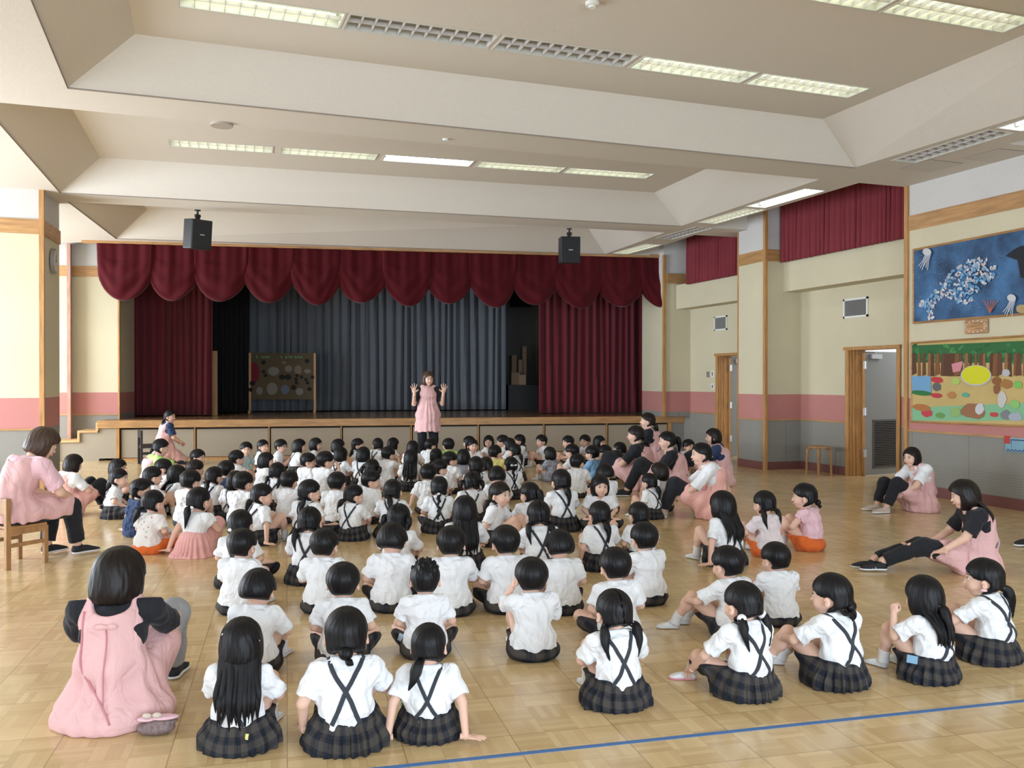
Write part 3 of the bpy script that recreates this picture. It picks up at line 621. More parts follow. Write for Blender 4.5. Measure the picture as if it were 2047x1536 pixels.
def sph(c, r, n=10, m=7):
    c = np.array(c, float); r = np.array(r if hasattr(r, '__len__') else (r, r, r), float)
    V = [c + r * np.array([math.sin(PI * (i + .02) / (m + .04)) * math.cos(2 * PI * j / n), math.sin(PI * (i + .02) / (m + .04)) * math.sin(2 * PI * j / n), math.cos(PI * (i + .02) / (m + .04))]) for i in range(m + 1) for j in range(n)]
    Q = [((i + 1) * n + j, (i + 1) * n + (j + 1) % n, i * n + (j + 1) % n, i * n + j) for i in range(m) for j in range(n)]
    return np.array(V), np.array(Q)
def rotm(yaw=0, pitch=0, roll=0):
    return Euler((rad(pitch), rad(roll), rad(yaw)), 'XYZ').to_matrix().to_4x4()
# ---------------------------------------------------------------- materials of people
M_SKIN = mat('skin', (.74, .47, .36), .55, .35, noise=.05, nscale=30)
M_LIP = mat('lip', (.62, .25, .22), .5)
M_EYE = mat('eye_dark', (.02, .014, .012), .3)
M_SCLERA = mat('eye_white', (.8, .78, .75), .4)
def hair_mat(name, col, spec):
    m, N, L, B = newmat(name)
    uv = N.new('ShaderNodeUVMap'); mp = N.new('ShaderNodeMapping'); mp.inputs['Scale'].default_value = (16, 5, 1); L.new(uv.outputs[0], mp.inputs[0])
    t = N.new('ShaderNodeTexNoise'); t.inputs['Scale'].default_value = 1.0; t.inputs['Detail'].default_value = 6; t.inputs['Roughness'].default_value = .65
    L.new(mp.outputs[0], t.inputs['Vector'])
    r = N.new('ShaderNodeValToRGB'); r.color_ramp.elements[0].position = .3; r.color_ramp.elements[1].position = .75
    r.color_ramp.elements[0].color = (*[c * .55 for c in col], 1); r.color_ramp.elements[1].color = (*[c * 1.7 for c in col], 1)
    L.new(t.outputs['Fac'], r.inputs[0]); L.new(r.outputs[0], B.inputs['Base Color'])
    b = N.new('ShaderNodeBump'); b.inputs['Strength'].default_value = .45; b.inputs['Distance'].default_value = .003
    L.new(t.outputs['Fac'], b.inputs['Height']); L.new(b.outputs['Normal'], B.inputs['Normal'])
    B.inputs['Roughness'].default_value = .42; B.inputs['Specular IOR Level'].default_value = spec
    return m
M_HAIR = hair_mat('hair_black', (.0045, .0042, .0055), .26)
M_HAIRD = hair_mat('hair_dark_brown', (.010, .0065, .0055), .26)
M_HAIRB = hair_mat('hair_brown', (.060, .034, .022), .35)
def cloth(name, col, rough=.85, bump=.42, bscale=7, weave=0.0):
    m = mat(name, col, rough, .2, sheen=.1); N, L = m.node_tree.nodes, m.node_tree.links; B = N['Principled BSDF']
    tc = N.new('ShaderNodeTexCoord'); mp = N.new('ShaderNodeMapping'); mp.inputs['Scale'].default_value = (1, 1, .6); mp.inputs['Rotation'].default_value = (.3, .5, .2); L.new(tc.outputs['Object'], mp.inputs[0])
    t = N.new('ShaderNodeTexNoise'); t.inputs['Scale'].default_value = bscale; t.inputs['Detail'].default_value = 3; t.inputs['Distortion'].default_value = 1.2; t.inputs['Roughness'].default_value = .45; L.new(mp.outputs[0], t.inputs['Vector'])
    rg = mathn(N, L, 'ABSOLUTE', mathn(N, L, 'SUBTRACT', t.outputs['Fac'], .5)); rg = mathn(N, L, 'POWER', rg, .7)
    b = N.new('ShaderNodeBump'); b.inputs['Strength'].default_value = bump; b.inputs['Distance'].default_value = .05 if bscale < 40 else .003; L.new(rg, b.inputs['Height']); L.new(b.outputs['Normal'], B.inputs['Normal'])
    return m
M_WHITE = cloth('white_cotton', (.83, .84, .87))
M_WHITE2 = cloth('cream_cotton', (.80, .77, .72))
M_PINK = cloth('pink_apron_cloth', (.76, .46, .46))
M_PINK2 = cloth('coral_apron_cloth', (.86, .47, .42))
M_PALEPINK = cloth('pale_pink_cotton', (.80, .52, .58))
M_TEEPINK = cloth('pinkish_white_cotton', (.76, .66, .68))
M_BLACK = cloth('black_jersey', (.018, .019, .024))
M_NAVY = cloth('navy_jersey', (.03, .05, .12))
M_BLUE = cloth('sky_blue_cotton', (.22, .42, .66))
M_PALEBLUE = cloth('pale_blue_cotton', (.45, .62, .70))
M_GREEN = cloth('lime_green_cotton', (.45, .72, .20))
M_YELLOW = cloth('yellow_striped_cotton', (.78, .72, .25))
M_TULLE = cloth('pink_tulle', (.80, .42, .40))
M_ORANGE = cloth('orange_jersey', (.72, .15, .03))
M_GREYT = cloth('grey_trousers', (.30, .30, .31))
M_STRAP = cloth('charcoal_webbing', (.045, .05, .062), bscale=80)
M_RUBBER = mat('white_rubber', (.75, .76, .78), .5, .4)
M_SHOE = mat('white_canvas', (.80, .82, .85), .8, .2, bump=.1, bscale=50)
M_SHOEB = mat('black_canvas', (.02, .022, .028), .7, .3)
M_SHOEP = mat('beige_knit', (.55, .44, .38), .8, .2)
M_SOCK = cloth('white_sock', (.80, .80, .82), bscale=120)
M_SOLEP = mat('pink_rubber', (.70, .30, .34), .5)
def plaid_mat(name, c0, c1, c2, sc):
    m, N, L, B = newmat(name)
    uv = N.new('ShaderNodeUVMap'); sp = N.new('ShaderNodeSeparateXYZ'); L.new(uv.outputs[0], sp.inputs[0])
    def band(v, duty, off=0.0):
        return mathn(N, L, 'LESS_THAN', mathn(N, L, 'FRACT', mathn(N, L, 'ADD', mathn(N, L, 'MULTIPLY', v, sc), off)), duty)
    a = band(sp.outputs[0], .5); b = band(sp.outputs[1], .5); s = mathn(N, L, 'ADD', a, b)
    col = mixc(N, L, mathn(N, L, 'MULTIPLY', s, .5), c0, c1)
    th = mathn(N, L, 'MAXIMUM', band(sp.outputs[0], .07, .3), band(sp.outputs[1], .07, .3))
    col = mixc(N, L, mathn(N, L, 'MULTIPLY', th, .5), col, c2)
    L.new(col, B.inputs['Base Color']); B.inputs['Roughness'].default_value = .85; B.inputs['Specular IOR Level'].default_value = .2
    tc = N.new('ShaderNodeTexCoord'); t = N.new('ShaderNodeTexNoise'); t.inputs['Scale'].default_value = 25; L.new(tc.outputs['Object'], t.inputs['Vector'])
    bp = N.new('ShaderNodeBump'); bp.inputs['Strength'].default_value = .3; bp.inputs['Distance'].default_value = .006; L.new(t.outputs['Fac'], bp.inputs['Height']); L.new(bp.outputs['Normal'], B.inputs['Normal'])
    return m
M_PLAID = plaid_mat('charcoal_tartan', (.014, .017, .026), (.066, .058, .052), (.010, .012, .022), 12)
M_GINGHAM = plaid_mat('grey_gingham', (.13, .14, .20), (.50, .51, .56), (.1, .1, .15), 95)
def print_mat():
    m, N, L, B = newmat('printed_white_cotton'); tc = N.new('ShaderNodeTexCoord'); v = N.new('ShaderNodeTexVoronoi'); v.inputs['Scale'].default_value = 24
    L.new(tc.outputs['Object'], v.inputs['Vector']); lt = mathn(N, L, 'LESS_THAN', v.outputs['Distance'], .22)
    c = mixc(N, L, .55, v.outputs['Color'], (.25, .12, .12)); L.new(mixc(N, L, mathn(N, L, 'MULTIPLY', lt, .75), (.82, .78, .76), c), B.inputs['Base Color']); B.inputs['Roughness'].default_value = .85
    return m
M_PRINT = print_mat()
# ---------------------------------------------------------------- heads
def head_mesh(adult):
    """head centred at the skull, facing +Y"""
    s = 1.0
    W, D, Hh = (.072, .089, .090) if not adult else (.075, .094, .100)
    v = Vol((-.11, -.12, -.17), (.11, .13, .12), .0045)
    v.ell((0, -.004, .012), (W, D, Hh * .93)).ell((0, .012, -.035), (W * .80, D * .74, .062 if not adult else .072), .03)
    v.ell((0, .038, -.078 if not adult else -.092), (.028, .026, .020), .03)                 # chin
    v.ell((-.034, .052, -.044), (.024, .022, .022), .02).ell((.034, .052, -.044), (.024, .022, .022), .02)   # cheeks
    ny = .088 if not adult else .094
    v.cap((0, ny - .010, -.008), (0, ny + .004, -.034), .006, .0095, .012)                     # nose
    v.ell((0, ny - .012, -.038), (.014, .009, .007), .006)
    for q in (-1, 1):
        v.ell((q * .030, ny - .004, -.002), (.017, .012, .009), .008, carve=True)              # eye socket
        R = np.array(Euler((0, rad(-12 * q), rad(-28 * q))).to_matrix())
        v.ell((q * (W + .012), -.004, -.020), (.009, .017, .026), .008, R=R).ell((q * (W + .021), .003, -.020), (.006, .009, .014), .003, carve=True)
    v.ell((0, ny - .008, -.060), (.019, .007, .006), .006)                                  # lips mound
    v.cap((0, -.008, -.05), (0, -.022, -.16), .040 if not adult else .045, .042 if not adult else .048, .02)
    V, Q = v.mesh(); parts = [(V, Q, 0)]
    for q in (-1, 1):
        a, b = sph((q * .030, ny - .014, -.002), (.0135, .0075, .0075)); parts.append((a, b, 3))
        a, b = sph((q * .029, ny - .0085, -.002), (.0068, .004, .0066)); parts.append((a, b, 2))
        a, b, _ = loft([(q * .014, ny - .0035, .019), (q * .030, ny - .006, .0235), (q * .046, ny - .016, .019)], [.0016, .0026, .0012], 6); parts.append((a, b, 2))
        a, b, _ = loft([(q * .017, ny - .0075, .002), (q * .030, ny - .0045, .0066), (q * .044, ny - .014, .001)], [.0010, .0016, .0010], 6); parts.append((a, b, 2))
    a, b, _ = loft([(-.018, ny - .008, -.060), (-.007, ny - .0005, -.0585), (0, ny + .0005, -.0595), (.007, ny - .0005, -.0585), (.018, ny - .008, -.060)], [.0012, .0035, .0032, .0035, .0012], 8); parts.append((a, b, 1))
    a, b, _ = loft([(-.013, ny - .008, -.0645), (0, ny - .001, -.0665), (.013, ny - .008, -.0645)], [.0012, .004, .0012], 8); parts.append((a, b, 1))
    return cat(parts)
HEAD = {0: head_mesh(False), 1: head_mesh(True)}
# ---------------------------------------------------------------- hands (adult size, wrist at origin, fingers +Y, palm down; right hand: thumb on -X)
def hand_mesh(kind):
    v = Vol((-.085, -.05, -.10), (.07, .215, .06), .0036)
    v.cap((0, -.045, 0), (0, .01, 0), .025, .023).ell((0, .045, 0), (.040, .048, .0145), .02).ell((-.012, .03, -.006), (.024, .034, .015), .012)
    spread = {'flat': 9, 'spread': 15, 'curl': 3, 'fist': 0}[kind]; bend = {'flat': (0, 4, 4), 'spread': (-4, 6, 8), 'curl': (25, 35, 30), 'fist': (70, 85, 60)}[kind]
    for i, (x, y0, L, r) in enumerate(((-.030, .080, (.040, .025, .019), .0090), (-.010, .088, (.044, .028, .020), .0093), (.011, .085, (.041, .026, .019), .0088), (.030, .076, (.032, .020, .017), .0078))):
        a = rad((i - 1.5) * spread); p = np.array([x * .92, y0 - .012, 0.0]); an = 0.0
        for j in range(3):
            an += rad(bend[j]) * (1 + .12 * (i - 1.5) * .5); d = np.array([math.sin(a) * math.cos(an), math.cos(a) * math.cos(an), -math.sin(an)]); q = p + d * L[j] * 1.05
            v.cap(p, q, r * (1 - .07 * j), r * (1 - .07 * (j + 1)), .004 if j else .010); p = q
    t = {'flat': (55, -5), 'spread': (62, -8), 'curl': (30, -35), 'fist': (10, -60)}[kind]; a0 = rad(t[0]); p = np.array([-.030, .022, -.004])
    for j, L in enumerate((.038, .030, .024)):
        a1 = a0 * (1 - .18 * j); e = rad(t[1] if j == 0 else t[1] * .5)
        if kind == 'fist': a1 = rad((25, -20, -60)[j])
        q = p + np.array([-math.sin(a1) * math.cos(e), math.cos(a1) * math.cos(e), math.sin(e)]) * L; v.cap(p, q, .0125 - .0018 * j, .0108 - .0016 * j, .008 if j == 0 else .004); p = q
    return v.mesh()
HAND = {k: hand_mesh(k) for k in ('flat', 'spread', 'curl', 'fist')}
def place_hand(kind, wrist, fdir, palm, right, sc):
    """fdir fingers direction, palm = palm normal"""
    V, Q = HAND[kind]; V = V.copy()
    if not right: V[:, 0] *= -1; Q = Q[:, ::-1]
    y = np.array(fdir, float); y /= np.linalg.norm(y); z = -np.array(palm, float); z -= (z @ y) * y; z /= np.linalg.norm(z); x = np.cross(y, z)
    R = np.stack([x, y, z], 1); return V * sc @ R.T + np.array(wrist, float), Q
# ---------------------------------------------------------------- hair (head frame)
def hair_uv(V):
    x, y, z = V[:, 0], V[:, 1] + .035, V[:, 2] - .05; return np.stack([np.arctan2(x, y) * .9, np.sqrt(x * x + y * y + (z - .06) ** 2)], 1)
def hair_cap(style, adult, seed=0):
    W, D, Hh = (.092, .106, .100) if not adult else (.094, .114, .108)
    v = Vol((-.15, -.15, -.19), (.15, .15, .14), .0048)
    tight = style in ('tail', 'pig', 'bun', 'twin', 'high')
    if tight: W, D, Hh = W * .965, D * .965, Hh * .97
    if style not in ('boy', 'spiky'): v.ell((0, -.010, .020), (W, D, Hh))
    if style == 'boy':
        v.ell((0, -.010, .024), (W * 1.06, D * 1.0, Hh * .96)).ell((0, -.042, -.030), (W * .62, D * .56, .050), .03)
        v.plane((0, -.30, -1), .078, .010)
    elif style == 'spiky':
        v.ell((0, -.010, .024), (W * .98, D * .97, Hh * .95)).ell((0, -.040, -.030), (W * .62, D * .56, .050), .03); v.plane((0, -.30, -1), .078, .010)
        r = np.random.RandomState(3)
        for _ in range(90):
            a, e = r.uniform(0, 6.28), r.uniform(.15, 1.25); d = np.array([math.cos(a) * math.sin(e), math.sin(a) * math.sin(e), math.cos(e)]); c = np.array([0, -.01, .02]) + d * np.array([W, D, Hh]) * .93
            v.cap(c, c + (d * .7 + np.array([0, .2, .6])) * .019, .009, .0025, .006)
    elif style in ('bob', 'long', 'half'):
        v.ell((0, -.022, -.040), (W * 1.04, D * .93, .095), .03)
        v.plane((0, 0, -1), .098 if style == 'bob' else .12, .014)
    elif style == 'mush':
        v.ell((0, -.012, -.002), (W * 1.10, D * 1.02, .088), .02); v.plane((0, -.30, -1), .062, .018)
    elif style == 'short':   # adult short cut
        v.ell((0, -.030, -.040), (W * .96, D * .86, .092), .03); v.plane((0, -.2, -1), .105, .014)
    else:
        v.ell((0, -.026, -.035), (W * .93, D * .84, .075), .02); v.plane((0, -.45, -1), .086, .014)
    # face opening
    fz = .038 if not adult else .052
    yb = {'bob': .040, 'long': .040, 'half': .035, 'mush': .030, 'short': .03}.get(style, .010)
    x, y, z = v.grid()
    dface = np.maximum(np.maximum(yb + 0 * x - y, z - fz + 1.6 * x * x / .08 * .35), np.abs(x) - .2).astype(np.float32)
    v.F = v._smax(v.F, -dface, .012)
    if style in ('boy', 'spiky', 'tail', 'pig', 'bun', 'high', 'twin', 'mush'):
        for q in (-1, 1):
            v.cap((q * .062, -.004, -.026), (q * .14, -.004, -.034), {'mush': .018, 'boy': .030}.get(style, .026), .042, .012, carve=True)
            v.cap((q * .06, .03, -.045), (q * .13, .03, -.045), .035, .035, .012, carve=True)
    # crown swirl and strands as shallow relief
    r = np.random.RandomState(seed)
    ph = r.uniform(0, 6.28, 4)
    def rel(x, y, z):
        a = np.arctan2(x, y + .035) + (.8 if style in ('boy', 'mush', 'spiky') else .2) * np.sqrt(x * x + (y + .035) ** 2 + 1e-6) * 8
        s_ = np.sin(a * 17 + ph[0] + 2 * np.sin(z * 40 + ph[3])) * .5 + np.sin(a * 31 + ph[1]) * .35
        cr = np.exp(-(x * x + (y + .035) ** 2) / .0004) * (z > .05)
        return (-.0016 * s_ + .004 * cr).astype(np.float32)
    v.disp(rel)
    if style in ('pig', 'twin'):   # straight parting down the back
        x, y, z = v.grid(); g = np.abs(x + .004 * np.sin(z * 30)) - .0022
        sh = v.F; v.F = np.where((y < .06), np.maximum(sh, -np.maximum(g, -sh - .014)), sh).astype(np.float32)
    V, Q = v.mesh(); return V, Q, 0, hair_uv(V)
def locks(n, ztop, length, wid, back, seed, adult=False, r0=.016):
    """a fall of separate tapered locks down the back"""
    r = np.random.RandomState(seed); P = []
    for i in range(n):
        t = (i + .5) / n * 2 - 1; x0 = t * .078; L = length * (1 - .16 * abs(t) ** 2 + r.uniform(-.10, .08)); y0 = -.030 - .055 * math.sqrt(max(0, 1 - t * t * .8))
        x1 = t * wid + r.uniform(-.008, .008); j = r.uniform(-.010, .010)
        yb = -back
        pts = [(x0 * .9, y0 + .018, ztop + .03), (x0, y0 - .012, ztop - .02), (x0 * .7 + x1 * .3, y0 * .5 + yb * .5 + j - .004, ztop - L * .35), (x1, yb + j, ztop - L * .65), (x1 * 1.05 + r.uniform(-.012, .012), yb + j + .004, ztop - L)]
        a, b, u = loft(pts, [r0 * .7, r0, r0 * 1.0, r0 * .72, .0012], 8, .10, seed * 50 + i, flat=.75, lobes=3); P.append((a, b, 0, u))
    return P
def tail(p0, p1, p2, p3, r0, seed=0, lobes=5, rip=.14):
    m = [(np.array(p1) + np.array(p2)) / 2]
    a, b, u = loft([p0, p1, m[0], p2, p3], [r0 * .45, r0 * .95, r0 * 1.1, r0 * .8, .002], 16, rip, seed, lobes=lobes); return (a, b, 0, u)
def braid(p0, p3, r, n=8):
    p0 = np.array(p0, float); p3 = np.array(p3, float); t = np.linspace(0, 1, n * 4 + 1); pts = []; rr = []
    for i, q in enumerate(t): pts.append(p0 + (p3 - p0) * q + np.array([math.sin(q * n * PI) * r * .25, 0, 0])); rr.append(r * (.72 + .32 * abs(math.sin(q * n * PI))) * (1 - .25 * q))
    a, b, u = loft(pts, rr, 10, .05, 1); return (a, b, 0, u)
HAIRC = {}
def hair_mesh(style, m, adult=False, seed=0):
    """returns blender mesh and list of tie positions"""
    key = (style, m.name, adult, seed)
    if key in HAIRC: return HAIRC[key]
    A = 1.0; ties = []; base = style.split('_')[0]
    if base in ('boy', 'bob', 'mush', 'spiky', 'short'): P = [hair_cap(base, adult, seed)]
    elif base == 'long': P = [hair_cap('long', adult, seed)] + locks(13, -.03, .26, .085, .155, seed + 3)
    elif base == 'xlong': P = [hair_cap('long', adult, seed)] + locks(15, -.03, .30, .085, .165, seed + 3, r0=.019) + locks(9, -.03, .25, .10, .150, seed + 9, r0=.016)
    elif base == 'half':
        P = [hair_cap('half', adult, seed)] + locks(11, -.04, .22, .065, .15, seed + 5) + [tail((0, -.09, -.02), (0, -.135, -.045), (.005, -.165, -.12), (.0, -.172, -.20), .024, seed)]; ties = [(0, -.118, -.030)]
    elif base == 'tail':    # low pony tail
        P = [hair_cap('tail', adult, seed), tail((0, -.080, -.045), (0, -.125, -.060), (.012, -.150, -.13), (.004, -.160, -.215), .026, seed)]; ties = [(0, -.108, -.052)]
    elif base == 'tailL':
        P = [hair_cap('tail', adult, seed), tail((-.02, -.080, -.045), (-.035, -.122, -.060), (-.055, -.145, -.13), (-.080, -.150, -.18), .026, seed)]; ties = [(-.028, -.105, -.052)]
    elif base == 'tailR':
        P = [hair_cap('tail', adult, seed), tail((.02, -.080, -.045), (.035, -.122, -.060), (.050, -.145, -.13), (.055, -.150, -.22), .026, seed)]; ties = [(.028, -.105, -.052)]
    elif base == 'high':
        P = [hair_cap('tail', adult, seed), tail((0, -.085, .035), (0, -.135, .030), (.006, -.155, -.06), (.01, -.150, -.16), .028, seed)]; ties = [(0, -.112, .036)]
    elif base == 'bun':
        a, b = sph((0, -.112, -.048), (.030, .026, .028), 14, 10); P = [hair_cap('tail', adult, seed), (a, b, 0, hair_uv(a)), tail((.0, -.105, -.06), (.012, -.125, -.078), (.022, -.128, -.085), (.030, -.122, -.092), .014, seed)]; ties = [(-.004, -.104, -.030)]
    elif base == 'pig':     # two low bunches
        P = [hair_cap('pig', adult, seed)]
        for q in (-1, 1): P.append(tail((q * .060, -.050, -.050), (q * .086, -.070, -.062), (q * .094, -.095, -.13), (q * .078, -.110, -.205), .022, seed + q)); ties.append((q * .077, -.062, -.052))
    elif base == 'twin':    # high short bunches
        P = [hair_cap('twin', adult, seed)]
        for q in (-1, 1): P.append(tail((q * .065, -.030, .015), (q * .105, -.045, .010), (q * .115, -.055, -.04), (q * .100, -.060, -.085), .022, seed + q)); ties.append((q * .088, -.037, .013))
    elif base == 'braid':
        P = [hair_cap('tail', adult, seed), braid((0, -.085, -.05), (0, -.165, -.30), .020)]; ties = [(0, -.100, -.055), (0, -.163, -.285)]
    elif base == 'updo':    # plaited round the head
        P = [hair_cap('tail', adult, seed), braid((-.075, .0, .045), (-.02, -.108, -.03), .017, 6), braid((.075, .0, .045), (.02, -.108, -.03), .017, 6)]
        a, b = sph((0, -.100, -.045), (.040, .028, .030), 14, 10); P.append((a, b, 0, hair_uv(a))); P += locks(6, -.05, .07, .045, .11, seed, r0=.012)
    V, Q, I, U = cat(P); me = mesh_from('hair', V, Q, m, smooth=True, uv=U); HAIRC[key] = (me, ties); return HAIRC[key]
# ---------------------------------------------------------------- poses: joints in the figure's own frame (sitting point at origin, facing +Y)
def K(**k):
    d = dict(pel=(0, 0, .085), wai=(0, -.012, .17), che=(0, 0, .27), nek=(0, .030, .368), hed=(0, .058, .475),
             shR=(.112, .018, .335), shL=(-.112, .018, .335), elR=(.168, .10, .215), elL=(-.168, .10, .215), wrR=(.075, .245, .185), wrL=(-.075, .245, .185),
             hiR=(.058, .02, .080), hiL=(-.058, .02, .080), knR=(.085, .225, .25), knL=(-.085, .225, .25), anR=(.072, .275, .055), anL=(-.072, .275, .055),
             hR=('curl', (-.7, .7, -.2), (0, -.3, -1)), hL=('curl', (.7, .7, -.2), (0, -.3, -1)), adult=0, toeR=(0.05, 1, 0), toeL=(-.05, 1, 0))
    d.update(k); return d
def A(**k):
    d = dict(pel=(0, 0, .12), wai=(0, -.025, .27), che=(0, .0, .42), nek=(0, .06, .565), hed=(0, .105, .685),
             shR=(.158, .04, .520), shL=(-.158, .04, .520), elR=(.215, .20, .33), elL=(-.215, .20, .33), wrR=(.09, .40, .30), wrL=(-.09, .40, .30),
             hiR=(.085, .03, .115), hiL=(-.085, .03, .115), knR=(.13, .42, .40), knL=(-.13, .42, .40), anR=(.105, .58, .085), anL=(-.105, .58, .085),
             hR=('curl', (-.8, .6, -.2), (0, -.3, -1)), hL=('curl', (.8, .6, -.2), (0, -.3, -1)), adult=1, toeR=(0.1, 1, 0), toeL=(-.1, 1, 0))
    d.update(k); return d
FL = ('flat',)
POSE = {
 'hug': K(),
 'cross': K(elR=(.170, .06, .20), elL=(-.170, .06, .20), wrR=(.08, .18, .135), wrL=(-.08, .18, .135), knR=(.215, .19, .085), knL=(-.215, .19, .085), anR=(-.06, .245, .045), anL=(.06, .275, .045), toeR=(-1, .3, 0), toeL=(1, .3, 0)),
 'lap': K(elR=(.172, .03, .215), elL=(-.172, .03, .215), wrR=(.10, .13, .15), wrL=(-.10, .13, .15), knR=(.17, .24, .12), knL=(-.17, .24, .12), anR=(.0, .31, .045), anL=(-.02, .34, .045), toeR=(-1, .5, 0), toeL=(1, .5, 0)),
 'lean2': K(elR=(.185, -.045, .195), elL=(-.185, -.045, .195), wrR=(.205, -.115, .040), wrL=(-.205, -.115, .040), hR=('flat', (1, -.1, -.05), (0, 0, -1)), hL=('flat', (-1, -.1, -.05), (0, 0, -1)), hed=(0, .03, .48), nek=(0, .01, .368)),
 'leanR': K(elR=(.19, -.02, .19), wrR=(.235, -.05, .040), hR=('flat', (1, .1, -.05), (0, 0, -1))),
 'leanL': K(elL=(-.19, -.02, .19), wrL=(-.235, -.05, .040), hL=('flat', (-1, .1, -.05), (0, 0, -1))),
 'armL': K(elL=(-.185, -.01, .20), wrL=(-.185, .05, .07), hL=('flat', (-.2, 1, -.1), (0, 0, -1))),
 'raiseL': K(elL=(-.180, .12, .245), wrL=(-.135, .155, .370), hL=('fist', (.1, 0, 1), (.9, .1, .1))),
 'headL': K(elL=(-.165, .13, .300), wrL=(-.110, .100, .410), hL=('curl', (.35, -.1, 1), (1, 0, 0))),
 'raiseR': K(elR=(.170, .13, .28), wrR=(.115, .17, .40), hR=('curl', (-.3, -.2, 1), (-1, 0, 0))),
 'shoe': K(elL=(-.20, .12, .20), wrL=(-.20, .25, .085), hL=('curl', (.3, .9, -.4), (0, 0, -1)), knL=(-.17, .22, .16), anL=(-.14, .33, .050), toeL=(-.9, .5, 0)),
 'point': K(elL=(-.205, .13, .235), wrL=(-.17, .26, .215), knL=(-.13, .25, .235), anL=(-.19, .36, .055), toeL=(-.8, .6, 0), knR=(.05, .26, .235), anR=(-.05, .40, .055), toeR=(-.8, .6, 0)),
 # grown-ups
 'a_hug': A(),
 'a_back': A(elR=(.220, .22, .38), elL=(-.215, .20, .36), wrR=(.22, .38, .42), wrL=(-.12, .38, .30), knR=(.20, .38, .40), anR=(.16, .56, .085), hed=(0.0, .07, .66), nek=(0, .04, .55)),
 'a_chair': A(pel=(0, 0, .40), wai=(0, -.01, .55), che=(0, .06, .68), nek=(0, .15, .80), hed=(0, .22, .925), shR=(.165, .13, .76), shL=(-.165, .13, .76), elR=(.215, .25, .54), elL=(-.215, .25, .54), wrR=(.11, .42, .47), wrL=(-.11, .42, .47),
              hiR=(.095, .03, .40), hiL=(-.095, .03, .40), knR=(.12, .41, .40), knL=(-.12, .41, .40), anR=(.11, .47, .09), anL=(-.12, .36, .09)),
 'a_reach': A(elR=(.23, .26, .43), wrR=(.18, .48, .40), hR=('curl', (-.1, 1, -.3), (0, -.2, -1))),
 'a_kneel': A(pel=(0, -.05, .34), wai=(0, -.03, .50), che=(0, 0, .64), nek=(0, .04, .78), hed=(0, .075, .90), shR=(.155, .03, .735), shL=(-.155, .03, .735), elR=(.20, .09, .52), elL=(-.20, .09, .52), wrR=(.12, .25, .42), wrL=(-.12, .25, .42),
              hiR=(.09, -.03, .33), hiL=(-.09, -.03, .33), knR=(.12, .26, .075), knL=(-.12, .26, .075), anR=(.11, -.16, .065), anL=(-.11, -.16, .065), toeR=(0, -1, 0), toeL=(0, -1, 0)),
 'a_side': A(hed=(0, .13, .66), nek=(0, .08, .55), elR=(.225, .21, .33), wrR=(.12, .38, .20), elL=(-.225, .21, .33), wrL=(-.12, .38, .20), knR=(.14, .40, .33), knL=(-.14, .40, .36), anR=(.12, .50, .085), anL=(-.12, .52, .085)),
 'a_low': A(knR=(.16, .44, .20), knL=(-.08, .46, .24), anR=(.10, .84, .08), anL=(-.02, .80, .09), elL=(-.225, .18, .34), wrL=(-.20, .36, .22), elR=(.225, .16, .33), wrR=(.14, .34, .24)),
 'a_stand': A(pel=(0, 0, .90), wai=(0, 0, 1.05), che=(0, .0, 1.21), nek=(0, .0, 1.375), hed=(0, .025, 1.505), shR=(.165, .0, 1.315), shL=(-.165, .0, 1.315), elR=(.240, .03, 1.08), elL=(-.240, .03, 1.08), wrR=(.245, .17, 1.27), wrL=(-.245, .17, 1.27),
              hiR=(.09, 0, .88), hiL=(-.09, 0, .88), knR=(.10, .02, .48), knL=(-.10, .02, .48), anR=(.10, 0, .09), anL=(-.10, 0, .09), hR=('spread', (.12, .10, 1), (0, 1, -.1)), hL=('spread', (-.12, .10, 1), (0, 1, -.1))),
}
def _v(a): return np.array(a, float)
def _lerp(a, b, t): return _v(a) + (_v(b) - _v(a)) * t
def bounds(J, m, keys=None):
    P = np.array([J[k] for k in (keys or ('pel', 'wai', 'che', 'nek', 'shR', 'shL', 'elR', 'elL', 'wrR', 'wrL', 'hiR', 'hiL', 'knR', 'knL', 'anR', 'anL'))]); lo = P.min(0) - m; hi = P.max(0) + m; lo[2] = max(lo[2], -.012); return lo, hi
TOR = {0: dict(che=(.105, .075, .085), wai=(.098, .080, .075), pel=(.118, .098, .078), sh=.036, ua=(.031, .027), fa=(.026, .0185), th=(.056, .042), ca=(.040, .026), hand=.62, foot=.60, nk=.036),
       1: dict(che=(.138, .098, .125), wai=(.128, .104, .11), pel=(.165, .135, .11), sh=.050, ua=(.045, .038), fa=(.036, .025), th=(.085, .060), ca=(.056, .036), hand=.93, foot=.93, nk=.046)}
def torso(v, J, g=0.0, k=.03, hips=True, sy=1.0):
    T = TOR[J['adult']]
    for n in ('che', 'wai') + (('pel',) if hips else ()):
        r = _v(T[n]) + g; r[1] *= sy; v.ell(J[n], r, k)
    v.cap(J['shL'], J['shR'], T['sh'] + g, T['sh'] + g, k); v.cap(_lerp(J['che'], J['nek'], .3), J['nek'], T['sh'] * 1.25 + g, T['nk'] + g * .6, k)
BODYC = {}
